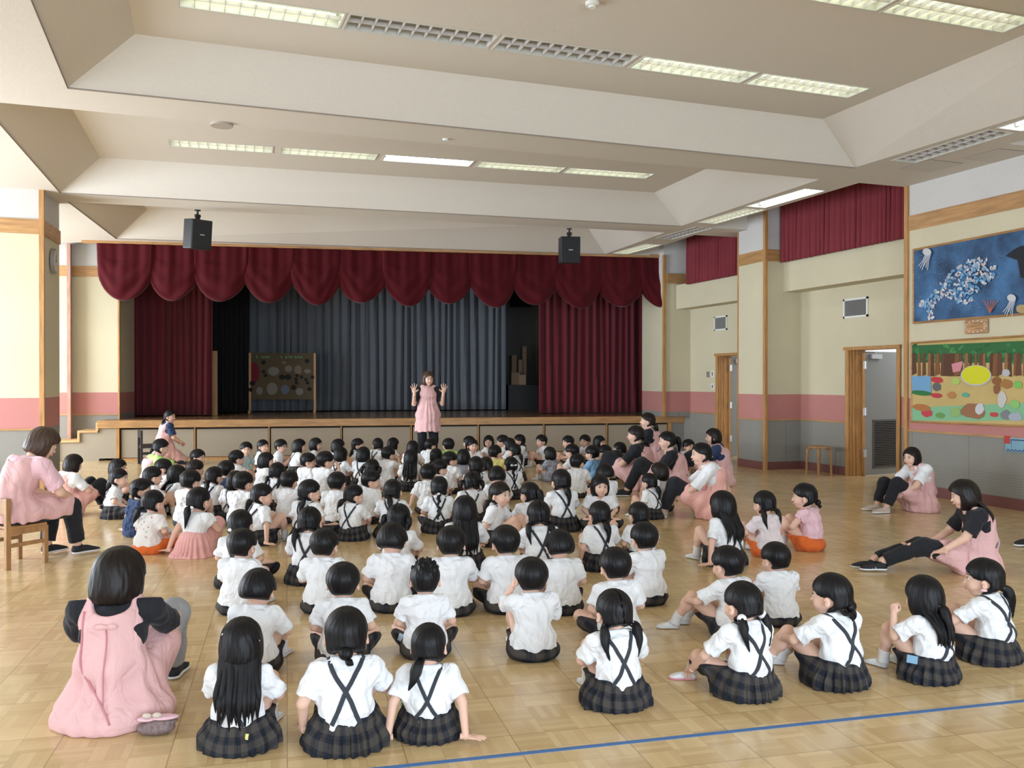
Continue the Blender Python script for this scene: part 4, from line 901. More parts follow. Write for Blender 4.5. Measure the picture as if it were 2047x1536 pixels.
def limbs_mesh(pn):
    if pn in BODYC: return BODYC[pn]
    J = POSE[pn]; T = TOR[J['adult']]; h = .0075 if not J['adult'] else .009
    lo, hi = bounds(J, .12 if not J['adult'] else .17); v = Vol(lo, hi, h); torso(v, J, -.004)
    v.cap(J['nek'], _lerp(J['nek'], J['hed'], .5), T['nk'], T['nk'] * .94, .02)
    for s in 'RL':
        v.cap(J['sh' + s], J['el' + s], T['ua'][0] * 1.05, T['ua'][1], .02); v.cap(J['el' + s], J['wr' + s], T['fa'][0], T['fa'][1], .006)
        v.cap(J['hi' + s], J['kn' + s], *T['th'], .03); v.cap(J['kn' + s], J['an' + s], *T['ca'], .012)
        c = _lerp(J['kn' + s], J['an' + s], .32); v.ell(c, (T['ca'][0] * 1.02, T['ca'][0] * 1.08, T['ca'][0] * 1.3), .02)
    v.plane((0, 0, -1), -.001)
    V, Q = v.mesh(); parts = [(V, Q, 0)]
    for s in 'RL':
        kd, fd, pm = J['h' + s] if len(J['h' + s]) == 3 else ('curl', (0, 1, 0), (0, 0, -1))
        a, b = place_hand(kd, J['wr' + s], fd, pm, s == 'R', T['hand']); parts.append((a, b, 0))
    BODYC[pn] = cat(parts)[:3]; return BODYC[pn]
MESHC = {}
SKINS = [M_SKIN, M_LIP, M_EYE, M_SCLERA]
def head_M(J, yaw, pitch, roll=0, sc=None):
    sc = sc or (1.0 if J['adult'] else 1.07)
    """head frame: turned about the neck; yaw + = towards the figure's left"""
    R = rotm(yaw, pitch, roll); piv = Vector((0, -.015, -.085)); off = Vector(J['hed']) + piv - (R @ piv)
    return Matrix.Translation(off) @ R @ Matrix.Scale(sc, 4)
def body_mesh(pn, yaw, pitch, roll=0):
    key = ('body', pn, yaw, pitch, roll)
    if key in MESHC: return MESHC[key]
    J = POSE[pn]; V, Q, I = limbs_mesh(pn); HV, HQ, HI, _ = HEAD[J['adult']]
    V2, Q2, I2, _ = cat([(V, Q, 0), (xf(HV, head_M(J, yaw, pitch, roll)), HQ, 0)]); I2 = np.concatenate([I, HI])
    MESHC[key] = mesh_from('person', V2, Q2, SKINS, smooth=True, midx=I2); return MESHC[key]
VOLC = {}
def shirt(pn, kind, m, seed=0):
    """kind: out (untucked), tuck, tee (collarless), flutter, long"""
    key = ('shirt', pn, kind, m.name, seed)
    if key in MESHC: return MESHC[key], VOLC[key]
    J = POSE[pn]; T = TOR[J['adult']]; ad = J['adult']; h = .0066 if not ad else .0085; g = .009 if not ad else .012
    lo, hi = bounds(J, .13 if not ad else .17, ('pel', 'wai', 'che', 'nek', 'shR', 'shL', 'elR', 'elL')); v = Vol(lo, hi, h)
    torso(v, J, g + (.006 if kind != 'tuck' else .002), .035, hips=True)
    if kind in ('out', 'tee') and not ad:   # loose hang of the shirt over the seat
        v.ell(_v(J['pel']) + (0, -.006, .02), (.137, .116, .10), .04)
    if kind == 'tuck': v.ell(_v(J['wai']) + (0, -.004, .01), (.118, .098, .08), .03)
    for s in 'RL':
        fr = {'flutter': .42, 'long': 1.0}.get(kind, .80)
        a, b = _v(J['sh' + s]), _v(J['el' + s]); out = (b - a); e = a + out * fr
        r1 = T['ua'][0] + g + (.004 if not ad else .004); r2 = T['ua'][1] + g + (.014 if kind != 'long' else .006)
        v.cap(a, a + out * (fr + .35), r1, r2 + .002, .025, cut=fr / (fr + .35))
        if kind != 'flutter': v.cap(e - out * .03, e - out * .012, r2 + .0, r2, .002, cut=None) if False else None
    fo = folds(seed + 11, .0085 if not ad else .011, .085 if not ad else .13); v.disp(fo)
    f2 = folds(seed + 31, 1.0, .075 if not ad else .11); v.disp(lambda x, y, z: (-.0055 * np.maximum(0, 1 - 2.6 * np.abs(f2(x, y, z)))).astype(np.float32) + .002)
    if kind in ('out', 'tuck'):     # flat collar
        n = _v(J['nek']); v.cap(n + (-.028, -.005, .004), n + (.028, -.005, .004), T['nk'] + .010, T['nk'] + .010, .008)
        R = np.array(Euler((rad(24), 0, 0)).to_matrix()); v.ell(n + (0, -.018, -.010), (.080, .060, .014), .003, R=R)
    # neck opening
    n = _v(J['nek']); hd = _v(J['hed']); ax = (hd - n) / np.linalg.norm(hd - n); v.plane(tuple(ax), float(ax @ (n + ax * (.020 if kind in ('out', 'tuck') else .004 if not ad else .014))), .004)
    v.cap(n + ax * (-.0 if kind in ('out', 'tuck') else -.01), n + ax * .08, T['nk'] + .002, T['nk'] + .004, .004, carve=True)
    zb = {'out': .050, 'tee': .045, 'tuck': .115}.get(kind, .12) if not ad else J['pel'][2] + .02
    v.plane((0, .10, -1), -zb, .006) if not ad else v.plane((0, 0, -1), -zb)
    if ad == 0: v.plane((0, 0, -1), -.004)
    for s in 'RL':    # hollow sleeve mouth
        a, b = _v(J['sh' + s]), _v(J['el' + s]); out = (b - a); fr = {'flutter': .42, 'long': 1.0}.get(kind, .80)
        v.cap(a + out * (fr - .14), a + out * (fr + .2), T['ua'][1] + g * .5, T['ua'][1] + g + .006, .002, carve=True)
    V, Q = v.mesh(); uv = np.stack([V[:, 0] * .7 + V[:, 1] * .5, V[:, 2]], 1)
    MESHC[key] = mesh_from('shirt', V, Q, m, smooth=True, uv=uv); VOLC[key] = v; return MESHC[key], v
def bottom(pn, kind, m, seed=0):
    """skirt, shorts, trousers, tulle"""
    key = ('bottom', pn, kind, m.name, seed)
    if key in MESHC: return MESHC[key]
    J = POSE[pn]; T = TOR[J['adult']]; ad = J['adult']; h = .0066 if not ad else .009
    lo, hi = bounds(J, .20 if not ad else .22, ('pel', 'wai', 'hiR', 'hiL', 'knR', 'knL') + (('anR', 'anL') if kind == 'trousers' else ())); v = Vol(lo, hi, h); P = _v(J['pel'])
    if kind == 'skirt':
        v.ell(P + (0, .022, -.060), (.190, .165, .125), 0).ell(P + (0, .0, .035), (.122, .104, .05), .05)
        for s in 'RL': v.cap(J['hi' + s], J['kn' + s], .082, .062, .05)
        ph = seed * 1.7
        def pleat(x, y, z):
            a = np.arctan2(x, -(y + .0)); t = a * 19 / 2 + ph + .8 * np.sin(3 * a + ph)
            saw = np.mod(t / PI, 1.0); saw = np.where(saw < .8, saw / .8, (1 - saw) / .2)
            w = np.clip((.140 - z) / .08, 0, 1); return (.022 * (saw - .5) * w * (1 + .5 * np.sin(2 * a + ph)) + 0 * y).astype(np.float32)
        v.disp(pleat); v.disp(folds(seed + 5, .014, .10))
        v.cap(P + (-.035, -.004, .056), P + (.035, -.004, .056), .098, .098, .006, cut=None)
        v.plane((0, .04, 1), P[2] + .068, .006)
    elif kind in ('shorts', 'plain'):
        v.ell(P + (0, .006, -.035), (.166, .138, .082), 0)
        for s in 'RL':
            v.cap(J['hi' + s], J['kn' + s], T['th'][0] + .022, T['th'][1] + .030, .04, cut=.86)
        v.disp(folds(seed + 5, .008, .08)); v.plane((0, 0, 1), P[2] + .05)
    elif kind == 'trousers':
        v.ell(P, _v(T['pel']) + .012, 0)
        for s in 'RL':
            v.cap(J['hi' + s], J['kn' + s], T['th'][0] + .008, T['th'][1] + .018, .05); v.cap(J['kn' + s], J['an' + s], T['ca'][0] + .018, T['ca'][1] + .022, .02, cut=.93)
        v.disp(folds(seed + 5, .0065, .12))
    elif kind == 'tulle':
        v.ell(P + (0, -.01, -.03), (.165, .150, .17), 0).ell(P + (0, -.02, .09), (.115, .10, .06), .04).ell(P + (0, -.06, -.09), (.20, .16, .06), .05)
        for s in 'RL': v.cap(J['hi' + s], J['kn' + s], .085, .065, .05)
        def pl(x, y, z):
            a = np.arctan2(x, -y); return (.007 * np.sin(a * 24 + 2.5 * np.sin(a * 3)) * np.clip((.2 - z) / .1, 0, 1) + 0 * z).astype(np.float32)
        v.disp(pl)
    v.plane((0, 0, -1), -.0005); VOLC[key] = v
    V, Q = v.mesh()
    a = np.arctan2(V[:, 0], -V[:, 1]); r = np.hypot(V[:, 0], V[:, 1])
    uv = np.stack([a * .20, V[:, 2] - .75 * r], 1) if kind == 'skirt' else np.stack([V[:, 0] * .8 + V[:, 1] * .6, V[:, 2] - .5 * V[:, 1]], 1)
    MESHC[key] = mesh_from({'plain': 'shorts', 'tulle': 'skirt'}.get(kind, kind), V, Q, m, smooth=True, uv=uv); return MESHC[key]
def ribbon(v, pts, w, th=.0022, off=.0035):
    """pts: list of (origin, direction) rays onto field v"""
    H = [v.march(o, d) for o, d in pts]; H = [x for x in H if x is not None]
    if len(H) < 3: return None
    P = np.array([a for a, b in H]); Nn = np.array([b for a, b in H])
    for _ in range(2): P[1:-1] = (P[:-2] + 2 * P[1:-1] + P[2:]) / 4; Nn[1:-1] = Nn[:-2] + 2 * Nn[1:-1] + Nn[2:]
    Nn /= np.linalg.norm(Nn, axis=1)[:, None]; T = np.gradient(P, axis=0); T /= np.linalg.norm(T, axis=1)[:, None] + 1e-9; S = np.cross(T, Nn); S /= np.linalg.norm(S, axis=1)[:, None]
    V = []
    for i in range(len(P)):
        for a, b in ((-1, 0), (1, 0), (1, 1), (-1, 1)): V.append(P[i] + S[i] * a * w / 2 + Nn[i] * (off + b * th - (.003 if b == 0 else 0)))
    n = len(P); Q = [(i * 4 + j, (i + 1) * 4 + j, (i + 1) * 4 + (j + 1) % 4, i * 4 + (j + 1) % 4) for i in range(n - 1) for j in range(4)]
    Q += [(3, 2, 1, 0), (n * 4 - 4, n * 4 - 3, n * 4 - 2, n * 4 - 1)]; return np.array(V), np.array(Q)
def straps_mesh(pn, shkey, cross=.24, seed=0):
    key = ('straps',) + shkey + (cross,)
    if key in MESHC: return MESHC[key]
    v = VOLC[shkey]; J = POSE[pn]; P = []
    zt = J['nek'][2] - .012
    for s in (-1, 1):
        pts = []
        for t in np.linspace(0, 1, 26):
            if t < .5: u = t / .5; x = s * .062 * (1 - u); z = zt + (cross - zt) * u
            else: u = (t - .5) / .5; x = -s * .058 * u; z = cross + (.135 - cross) * u
            pts.append(((x + .003 * math.sin(seed + 5 * t), -.30, z), (0, 1, 0)))
        top = [((s * (.062 + .006 * q), -.045 + .03 * (3 - q) + .0 , zt + .10), (0, 0, -1)) for q in range(3)]
        r = ribbon(v, [((s * .074, y, zt + .12), (0, 0, -1)) for y in (.055, .040, .025, .010, -.005)] + pts, .019)
        if r is not None: P.append((r[0], r[1], 0))
    if not P: return None
    V, Q, I, U = cat(P); MESHC[key] = mesh_from('suspenders', V, Q, M_STRAP, smooth=False); return MESHC[key]
def shoe_V(kind):
    v = Vol((-.06, -.09, -.002), (.06, .20, .12), .0048)
    v.cap((0, -.045, .034), (0, .12, .026), .036, .034, 0).ell((0, .10, .030), (.043, .072, .034), .02).cap((0, -.05, .04), (0, -.035, .075), .036, .036, .02).plane((0, 0, -1), -.010)
    v.plane((0, .35, 1), .082, .006)
    up = v.mesh(); w = Vol((-.06, -.10, -.006), (.06, .20, .03), .0048); w.cap((0, -.045, .012), (0, .12, .012), .040, .038, 0).ell((0, .10, .012), (.047, .077, .03), .02).plane((0, 0, 1), .017, .003).plane((0, 0, -1), -.0005)
    return up, w.mesh()
SHOE = shoe_V(0)
_sh = {}
def add_feet(root, J, ms, msole, msock, ankle=True):
    k = (ms.name, msole.name)
    if k not in _sh:
        a = mesh_from('shoe', SHOE[0][0], SHOE[0][1], ms, smooth=True); b = mesh_from('sole', SHOE[1][0], SHOE[1][1], msole, smooth=True); _sh[k] = (a, b)
    T = TOR[J['adult']]
    for s in 'RL':
        an = _v(J['an' + s]); to = J['toe' + s]; a = math.atan2(-to[0], to[1]); f = T['foot']
        M = Matrix.Translation((an[0], an[1], max(0.0, an[2] - .085 * f))) @ Matrix.Rotation(a, 4, 'Z') @ Matrix.Scale(f, 4) @ Matrix.Translation((0, .04, 0))
        o = link('shoe', _sh[k][0], root, M); link('sole', _sh[k][1], o)
        if msock is not None:
            key = ('sock', id(J), s, msock.name)
            if key not in MESHC:
                d = _lerp(J['an' + s], J['kn' + s], .30); r = T['ca'][1] + .006; A_, B_, U_ = loft([an + _v((0, 0, -.02)), an + (d - an) * .4, d], [r * 1.15, r, r * 1.12], 14); MESHC[key] = mesh_from('sock', A_, B_, msock, smooth=True)
            link('sock', MESHC[key], root)
def apron(pn, m, seed=0, flare=1.0, cover=True):
    """sleeveless smock that covers back, lap and hips"""
    key = ('apron', pn, m.name, seed, flare)
    if key in MESHC: return MESHC[key], VOLC[key]
    J = POSE[pn]; T = TOR[1]; h = .0085; lo, hi = bounds(J, .25, ('pel', 'wai', 'che', 'nek', 'shR', 'shL', 'hiR', 'hiL', 'knR', 'knL')); v = Vol(lo, hi, h); P = _v(J['pel']); W = _v(J['wai']); C = _v(J['che']); N_ = _v(J['nek'])
    v.ell(C + (0, -.006, 0), _v(T['che']) + (.014, .028, .03), 0).ell(W, _v(T['wai']) + .036, .05).ell(P, _v(T['pel']) + (.042, .040, .03), .05)
    for s in (-1, 1): v.cap(C + (s * .085, .0, .05), _lerp(N_, J['sh' + ('R' if s > 0 else 'L')], .52) + _v((0, -.008, .0)), .055, .056, .04)
    if pn == 'a_stand':
        v.ell(C + (0, .022, .035), (.150, .128, .15), .03)
        v.cap(P, P + _v((0, .01, -.30)), .19, .225, .06, cut=1.0)
        v.plane((0, 0, -1), -(P[2] - .28))
    elif pn in ('a_kneel',):
        v.cap(P, P + _v((0, -.03, -.26)), .165, .19, .05); v.cap(J['hiL'], J['knL'], .125, .105, .05).cap(J['hiR'], J['knR'], .125, .105, .05)
    elif pn == 'a_chair':
        v.cap(J['hiL'], _lerp(J['hiL'], J['knL'], .8), .12, .10, .05).cap(J['hiR'], _lerp(J['hiR'], J['knR'], .8), .12, .10, .05).plane((0, 0, -1), -.335)
    else:
        v.ell(P + (0, -.005, -.075), (.235 * flare, .20 * flare, .13), .06)
        v.cap(J['hiL'], _lerp(J['hiL'], J['knL'], .62), .125, .105, .06).cap(J['hiR'], _lerp(J['hiR'], J['knR'], .62), .125, .105, .06)
    v.disp(folds(seed + 3, .017, .16))
    def pl(x, y, z):
        a = np.arctan2(x, -(y - .02)); return (.006 * np.sin(a * 13 + 1.5 * np.sin(a * 4 + seed)) * np.clip((C[2] - z) / .2, 0, 1)).astype(np.float32)
    v.disp(pl)
    # scooped neck and armholes
    ax = _v(J['hed']) - N_; ax /= np.linalg.norm(ax); v.ell(N_ + _v((0, -.075, .012)), (.085, .10, .060 if pn == 'a_back' else .045), .01, carve=True) if pn != 'a_stand' else None; nb_ = (.058, .075) if pn == 'a_stand' else (.082, .11); v.cap(N_ - ax * (-.01 if pn == 'a_stand' else .012), N_ + ax * .12, nb_[0], nb_[1], .01, carve=True)
    for s in 'RL':
        sh = _v(J['sh' + s]); sg = 1 if s == 'R' else -1
        r_ = (.050, .058) if pn == 'a_stand' else (.058, .075); v.cap(sh + _v((sg * .050, 0, .02)), _lerp(sh, J['el' + s], .8) + _v((sg * .065, .02 if pn != 'a_stand' else 0, .02)), r_[0], r_[1], .012, carve=True)
    v.plane((0, 0, -1), -.001)
    V, Q = v.mesh(); uv = np.stack([V[:, 0], V[:, 2]], 1)
    MESHC[key] = mesh_from('apron', V, Q, m, smooth=True, uv=uv); VOLC[key] = v; return MESHC[key], v
TIEC = {}
def tie_mesh(m, kind='ring'):
    k = (m.name, kind)
    if k in TIEC: return TIEC[k]
    if kind == 'ring': V, Q = sph((0, 0, 0), (.017, .012, .012), 10, 6); me = mesh_from('hair_tie', V, Q, m, smooth=True)
    elif kind == 'pom': V, Q = sph((0, 0, 0), .024, 14, 10); me = mesh_from('hair_tie', V, Q, m, smooth=True)
    elif kind == 'bow':
        P = []
        for s in (-1, 1): a, b = sph((s * .024, 0, .006), (.024, .008, .014), 10, 6); P.append((a, b, 0)); a, b = sph((s * .012, 0, -.014), (.009, .005, .020), 8, 6); P.append((a, b, 0))
        a, b = sph((0, -.003, .003), .009, 8, 6); P.append((a, b, 0)); V, Q, I, U = cat(P); me = mesh_from('hair_bow', V, Q, m, smooth=True)
    elif kind == 'clip':
        V, Q = sph((0, 0, 0), (.019, .006, .008), 8, 6); me = mesh_from('hair_clip', V, Q, m, smooth=True)
    TIEC[k] = me; return me
M_T = {'w': mat('tie_white', (.8, .8, .82), .4), 'r': mat('tie_coral', (.75, .25, .22), .4), 'y': mat('tie_yellow', (.80, .72, .25), .4), 'b': mat('tie_blue', (.35, .55, .75), .4), 'p': mat('tie_pink', (.82, .50, .55), .4), 'k': mat('tie_black', (.03, .03, .035), .5), 'g': mat('tie_green', (.4, .7, .45), .4)}
def person(name, P, face, pose='hug', yaw=0, pitch=0, roll=0, hair='boy', hm=None, sh=('out', None), bt=('shorts', None), strap=False, cross=.24, tie=None, extra=(), seed=0, sc=1.0, feet=None, ap=None, label='', group=None, hseed=0):
    """P = world place of the head centre; face = heading (deg, 0 = +Y, + = anticlockwise)"""
    J = POSE[pose]; hm = hm or M_HAIR
    HM = head_M(J, yaw, pitch, roll); hc = HM.translation; Rz = Matrix.Rotation(rad(face), 4, 'Z')
    w = Rz @ Vector((hc.x * sc, hc.y * sc, 0))
    o = link('person', body_mesh(pose, yaw, pitch, roll)); o.location = (P[0] - w.x, P[1] - w.y, 0); o.rotation_euler = (0, 0, rad(face)); o.scale = (sc,) * 3
    tag(o, label, 'person', group)
    me, ties = hair_mesh(hair, hm, bool(J['adult']), hseed); h = link('hair', me, o, HM)
    if tie:
        for i, t in enumerate(ties):
            tm = tie_mesh(M_T[tie[0]], {'': 'ring', 'm': 'pom', 'o': 'bow', 'c': 'clip'}[tie[1:]] if len(tie) > 1 else 'ring'); link(tm.name.split('.')[0], tm, h, Matrix.Translation(t))
    for c, pos in extra:
        tm = tie_mesh(M_T[c[0]], {'c': 'clip', 'o': 'bow', 'm': 'pom'}[c[1]]); link(tm.name.split('.')[0], tm, h, Matrix.Translation(pos) @ Matrix.Rotation(math.atan2(pos[0], -pos[1]), 4, 'Z'))
    sk, smm = sh; smm = smm or M_WHITE; sme, sv = shirt(pose, sk, smm, seed); link('shirt', sme, o)
    if strap:
        st = straps_mesh(pose, ('shirt', pose, sk, smm.name, seed), cross, seed)
        if st: link('suspenders', st, o)
    if bt: bk, bm = bt; bme = bottom(pose, bk, bm or M_PLAID, seed); link(bme.name.split('.')[0], bme, o)
    if ap: ame, av = apron(pose, ap[0], seed, ap[1] if len(ap) > 1 else 1.0); link('apron', ame, o)
    ft = feet or (M_SHOE, M_RUBBER, M_SOCK); add_feet(o, J, *ft)
    return o
# ================================================================ people
SPK = at_depth(856, 757, 15.2)
def heading(P, Q=SPK): return math.degrees(math.atan2(-(Q[0] - P[0]), Q[1] - P[1]))
def headz(pose, yaw, pitch, roll=0): return head_M(POSE[pose], yaw, pitch, roll).translation.z
def put(px, py, pose, **k):
    yb = k.pop('yb', None); ad = POSE[pose]['adult']
    if yb:   # size the figure so that its seat meets the floor where the photograph shows it
        hz = headz(pose, k.get('yaw', 0), k.get('pitch', 0), k.get('roll', 0)); hy = POSE[pose]['hed'][1]; rb = (.25 if ad else .165) + hy; best = (9e9, 1)
        for s_ in np.linspace(.78, 1.25, 95):
            P_ = at_z(px, py, hz * s_ + .012); D_ = float((P_ - O3) @ FW) - rb * s_; y_ = 768 + CAM_F * (CAM_H / D_) - 9.4; best = min(best, (abs(y_ - yb), s_))
        k['sc'] = float(best[1])
    sc = k.get('sc', 1.0); P0 = k.pop('P0', None); z = headz(pose, k.get('yaw', 0), k.get('pitch', 0), k.get('roll', 0)) * sc + .012; P = at_z(px, py, z) if pose != 'a_stand' else SPK; f = k.pop('face', None); off = k.pop('off', 0)
    return person('person', P, heading(P) + off if f is None else f, pose, **k)
KG = 'children seated on the hall floor'
# ---- teachers
TG = 'teachers in pink aprons'
def teacher(px, py, pose, face, hair, hm, tee, tro, apm, label, yaw=0, pitch=0, roll=0, sc=1.0, tie=None, seed=0, feet=None, hs=1.0, flare=1.0, sleeve='tee', yb=None):
    o = put(px, py, pose, yb=yb, face=face, yaw=yaw, pitch=pitch, roll=roll, sc=sc, hair=hair, hm=hm, sh=(sleeve, tee), bt=('trousers', tro), ap=(apm, flare), tie=tie, seed=seed, feet=feet or (M_SHOEB, M_RUBBER, None), label=label, group=TG, hseed=seed)
    if hs != 1.0:
        for c in o.children:
            if c.name.startswith('hair') and 'tie' not in c.name: c.scale = tuple(s * hs for s in c.scale)
    return o
t1 = teacher(240, 1150, 'a_back', -10, 'bob', M_HAIRD, M_BLACK, M_GREYT, M_PINK, 'teacher with a black bob and pink apron on the floor beside the bead-haired girl', yaw=-22, pitch=-6, yb=1480, hs=1.22, seed=1, flare=1.18)
t2 = teacher(88, 885, 'a_chair', -48, 'short', M_HAIRB, M_PALEPINK, M_BLACK, M_PINK, 'brown short-haired teacher in pink sitting on the small wooden chair', yaw=-14, pitch=-22, sc=1.05, hs=1.10, seed=2)
t3 = teacher(148, 926, 'a_hug', -55, 'bob', M_HAIRD, M_WHITE, M_BLACK, M_PINK2, 'teacher in white tee and coral apron on the floor behind the wooden chair', yaw=-6, pitch=-8, hs=1.10, seed=3, yb=1038)
t4 = teacher(322, 893, 'a_reach', -72, 'bun', M_HAIR, M_GREEN, M_BLACK, M_PINK, 'teacher in lime green tee and pink apron reaching out beside the children', yaw=-6, pitch=-8, tie='k', seed=4, sc=.93)
t5 = teacher(340, 832, 'a_kneel', -75, 'tail', M_HAIR, M_NAVY, M_BLACK, M_PINK, 'smiling teacher in navy tee and pink apron beside the first stage panel', yaw=-48, pitch=0, sc=.94, tie='k', seed=5)
t6 = teacher(856, 757, 'a_stand', 172, 'bob', M_HAIRB, M_BLACK, M_BLACK, M_PINK, 'standing teacher in pink apron raising both spread hands before the stage', yaw=14, pitch=0, sc=1.0, hs=1.08, seed=6)
t7 = teacher(1822, 912, 'a_side', 78, 'bob', M_HAIRD, M_WHITE, M_BLACK, M_PINK, 'teacher in white tee and pink apron hugging her knees below the pictures', yaw=22, pitch=-4, seed=7, yb=1032, feet=(M_SHOEP, M_RUBBER, None))
t8 = teacher(1925, 987, 'a_low', 63, 'long', M_HAIRD, M_BLACK, M_BLACK, M_PINK, 'long-haired teacher in black tee stretching her legs, striped dark shoes', yaw=-4, pitch=-10, yb=1164, hs=1.12, seed=8)
t9 = teacher(2160, 935, 'a_hug', 92, 'bob', M_HAIR, M_BLACK, M_BLACK, M_PINK, 'person in black trousers and dark slip-on shoes cut off by the frame edge', seed=9)
ta = teacher(1294, 840, 'a_kneel', 52, 'tail', M_HAIRD, M_BLACK, M_BLACK, M_PINK, 'dark-haired teacher kneeling tallest of the apron group at the stage end', yaw=12, pitch=4, tie='k', seed=10)
tb = teacher(1270, 868, 'a_hug', 42, 'tail', M_HAIRD, M_BLACK, M_BLACK, M_PINK, 'pony-tailed teacher in black tee and pink apron at the row end facing the stage', yaw=8, sc=1.08, tie='k', seed=11)
tc = teacher(1333, 880, 'a_hug', 58, 'high', M_HAIR, M_BLACK, M_BLACK, M_PINK, 'teacher with high black pony tail sitting in profile, black tee under pink apron', yaw=14, sc=1.04, tie='k', seed=12)
td = teacher(1401, 906, 'a_side', 62, 'bun', M_HAIR, M_WHITE, M_BLACK, M_PINK2, 'teacher in white blouse and coral apron with a pale scrunchie on her bun', yaw=14, sc=1.04, tie='wm', seed=13, feet=(M_SHOEP, M_RUBBER, None), sleeve='long')
te = teacher(1425, 872, 'a_hug', 52, 'short', M_HAIRD, M_NAVY, M_BLACK, M_PINK, 'short-haired teacher in blue tee and pink apron before the far doorway', yaw=14, seed=14)
# details on particular teachers
def strip_on(o, pn, seedkey, rays, w, m, name, key):
    v = VOLC[key]; r = ribbon(v, rays, w, .003, .004)
    if r is not None: link(name, mesh_from(name, r[0], r[1], m), o)
def apkey(pn, m, seed, fl=1.0): return ('apron', pn, m.name, seed, fl)
M_PIPING = mat('pink_piping', (.55, .22, .25), .7); M_LAN1 = mat('navy_cord', (.12, .20, .30), .6); M_LAN2 = mat('coral_cord', (.75, .33, .25), .6)
J1 = POSE['a_back']
strip_on(t1, 'a_back', 1, [((-.115, -.5, z), (0, 1, 0)) for z in np.linspace(.53, .30, 10)] + [((-.115 + .16 * t, -.5, .30 - .24 * t), (0, 1, 0)) for t in np.linspace(.1, 1, 10)], .008, M_PIPING, 'piping', apkey('a_back', M_PINK, 1, 1.18))
strip_on(t1, 'a_back', 1, [((.0 + .004 * math.sin(z * 20), -.5, z), (0, 1, 0)) for z in np.linspace(.46, .12, 16)], .005, M_PIPING, 'pleat_seam', apkey('a_back', M_PINK, 1, 1.18))
a_, b_ = sph((-.022, 0, 0), (.030, .010, .014)); c_, d_ = sph((.022, 0, 0), (.030, .010, .014)); e_, f_ = sph((0, -.004, 0), .010)
V, Q, I, U = cat([(a_, b_, 0), (c_, d_, 0), (e_, f_, 0)]); h_ = VOLC[apkey('a_back', M_PINK, 1, 1.18)].march((0, -.5, .475), (0, 1, 0)); link('bow', mesh_from('bow', V, Q, M_PINK, smooth=True), t1, Matrix.Translation(h_[0] + np.array([0, -.004, 0])))
for o, pn, m, sd in ((t8, 'a_low', M_PINK, 8), (td, 'a_side', M_PINK2, 13), (ta, 'a_kneel', M_PINK, 10)):
    J = POSE[pn]; zc = J['che'][2]; s = 1
    strip_on(o, pn, sd, [((.10 - .24 * t, -.6, zc + .13 - .30 * t), (0, 1, 0)) for t in np.linspace(0, 1, 16)], .012, {8: M_LAN1, 13: mat('olive_cord', (.35, .33, .18), .6), 10: M_LAN1}[sd], 'lanyard', apkey(pn, m, sd))
for c in [c for c in t8.children if c.name.startswith('shoe')]:
    for q in range(3):
        v_, q_ = sph((.0, .035 + q * .032, .0), (.0495 - q * .001, .007, .052 - q * .006), 20, 12); k_ = v_[:, 2] > .004
        keep = [f for f in q_ if k_[f].all()]; link('stripe', mesh_from('stripe', v_, np.array(keep), M_T['w'], smooth=True), c)
# pouch resting on the floor behind the first teacher
pp = at_z(312, 1468); po = empty('pouch', (pp[0], pp[1], 0), rad(-10)); tag(po, 'small pink pouch with a bow and speckled rim on the floor behind the bobbed teacher', 'pouch')
pv = Vol((-.10, -.07, -.002), (.10, .07, .09), .004); pv.ell((0, 0, .028), (.078, .045, .030)).ell((.03, .0, .055), (.06, .03, .012), .02).plane((0, 0, -1), -.0005); a_, b_ = pv.mesh(); mp = mat('pouch_speckle', (.20, .14, .14), .7, noise=.8, nscale=70)
link('body', mesh_from('pouch', a_, b_, mp, smooth=True), po)
a_, b_ = sph((.035, -.01, .074), (.062, .030, .010), 16, 8); c_, d_ = sph((-.035, -.01, .070), (.040, .026, .010), 16, 8); V, Q, I, U = cat([(a_, b_, 0), (c_, d_, 0)]); link('flap', mesh_from('flap', V, Q, M_PALEPINK, smooth=True), po)
P = []
for x in (-.020, .020): a_, b_ = sph((x - .01, -.03, .090), (.020, .012, .012)); P.append((a_, b_, 0))
V, Q, I, U = cat(P); link('bow', mesh_from('bow', V, Q, mat('beige_ribbon', (.62, .52, .44), .6), smooth=True), po)
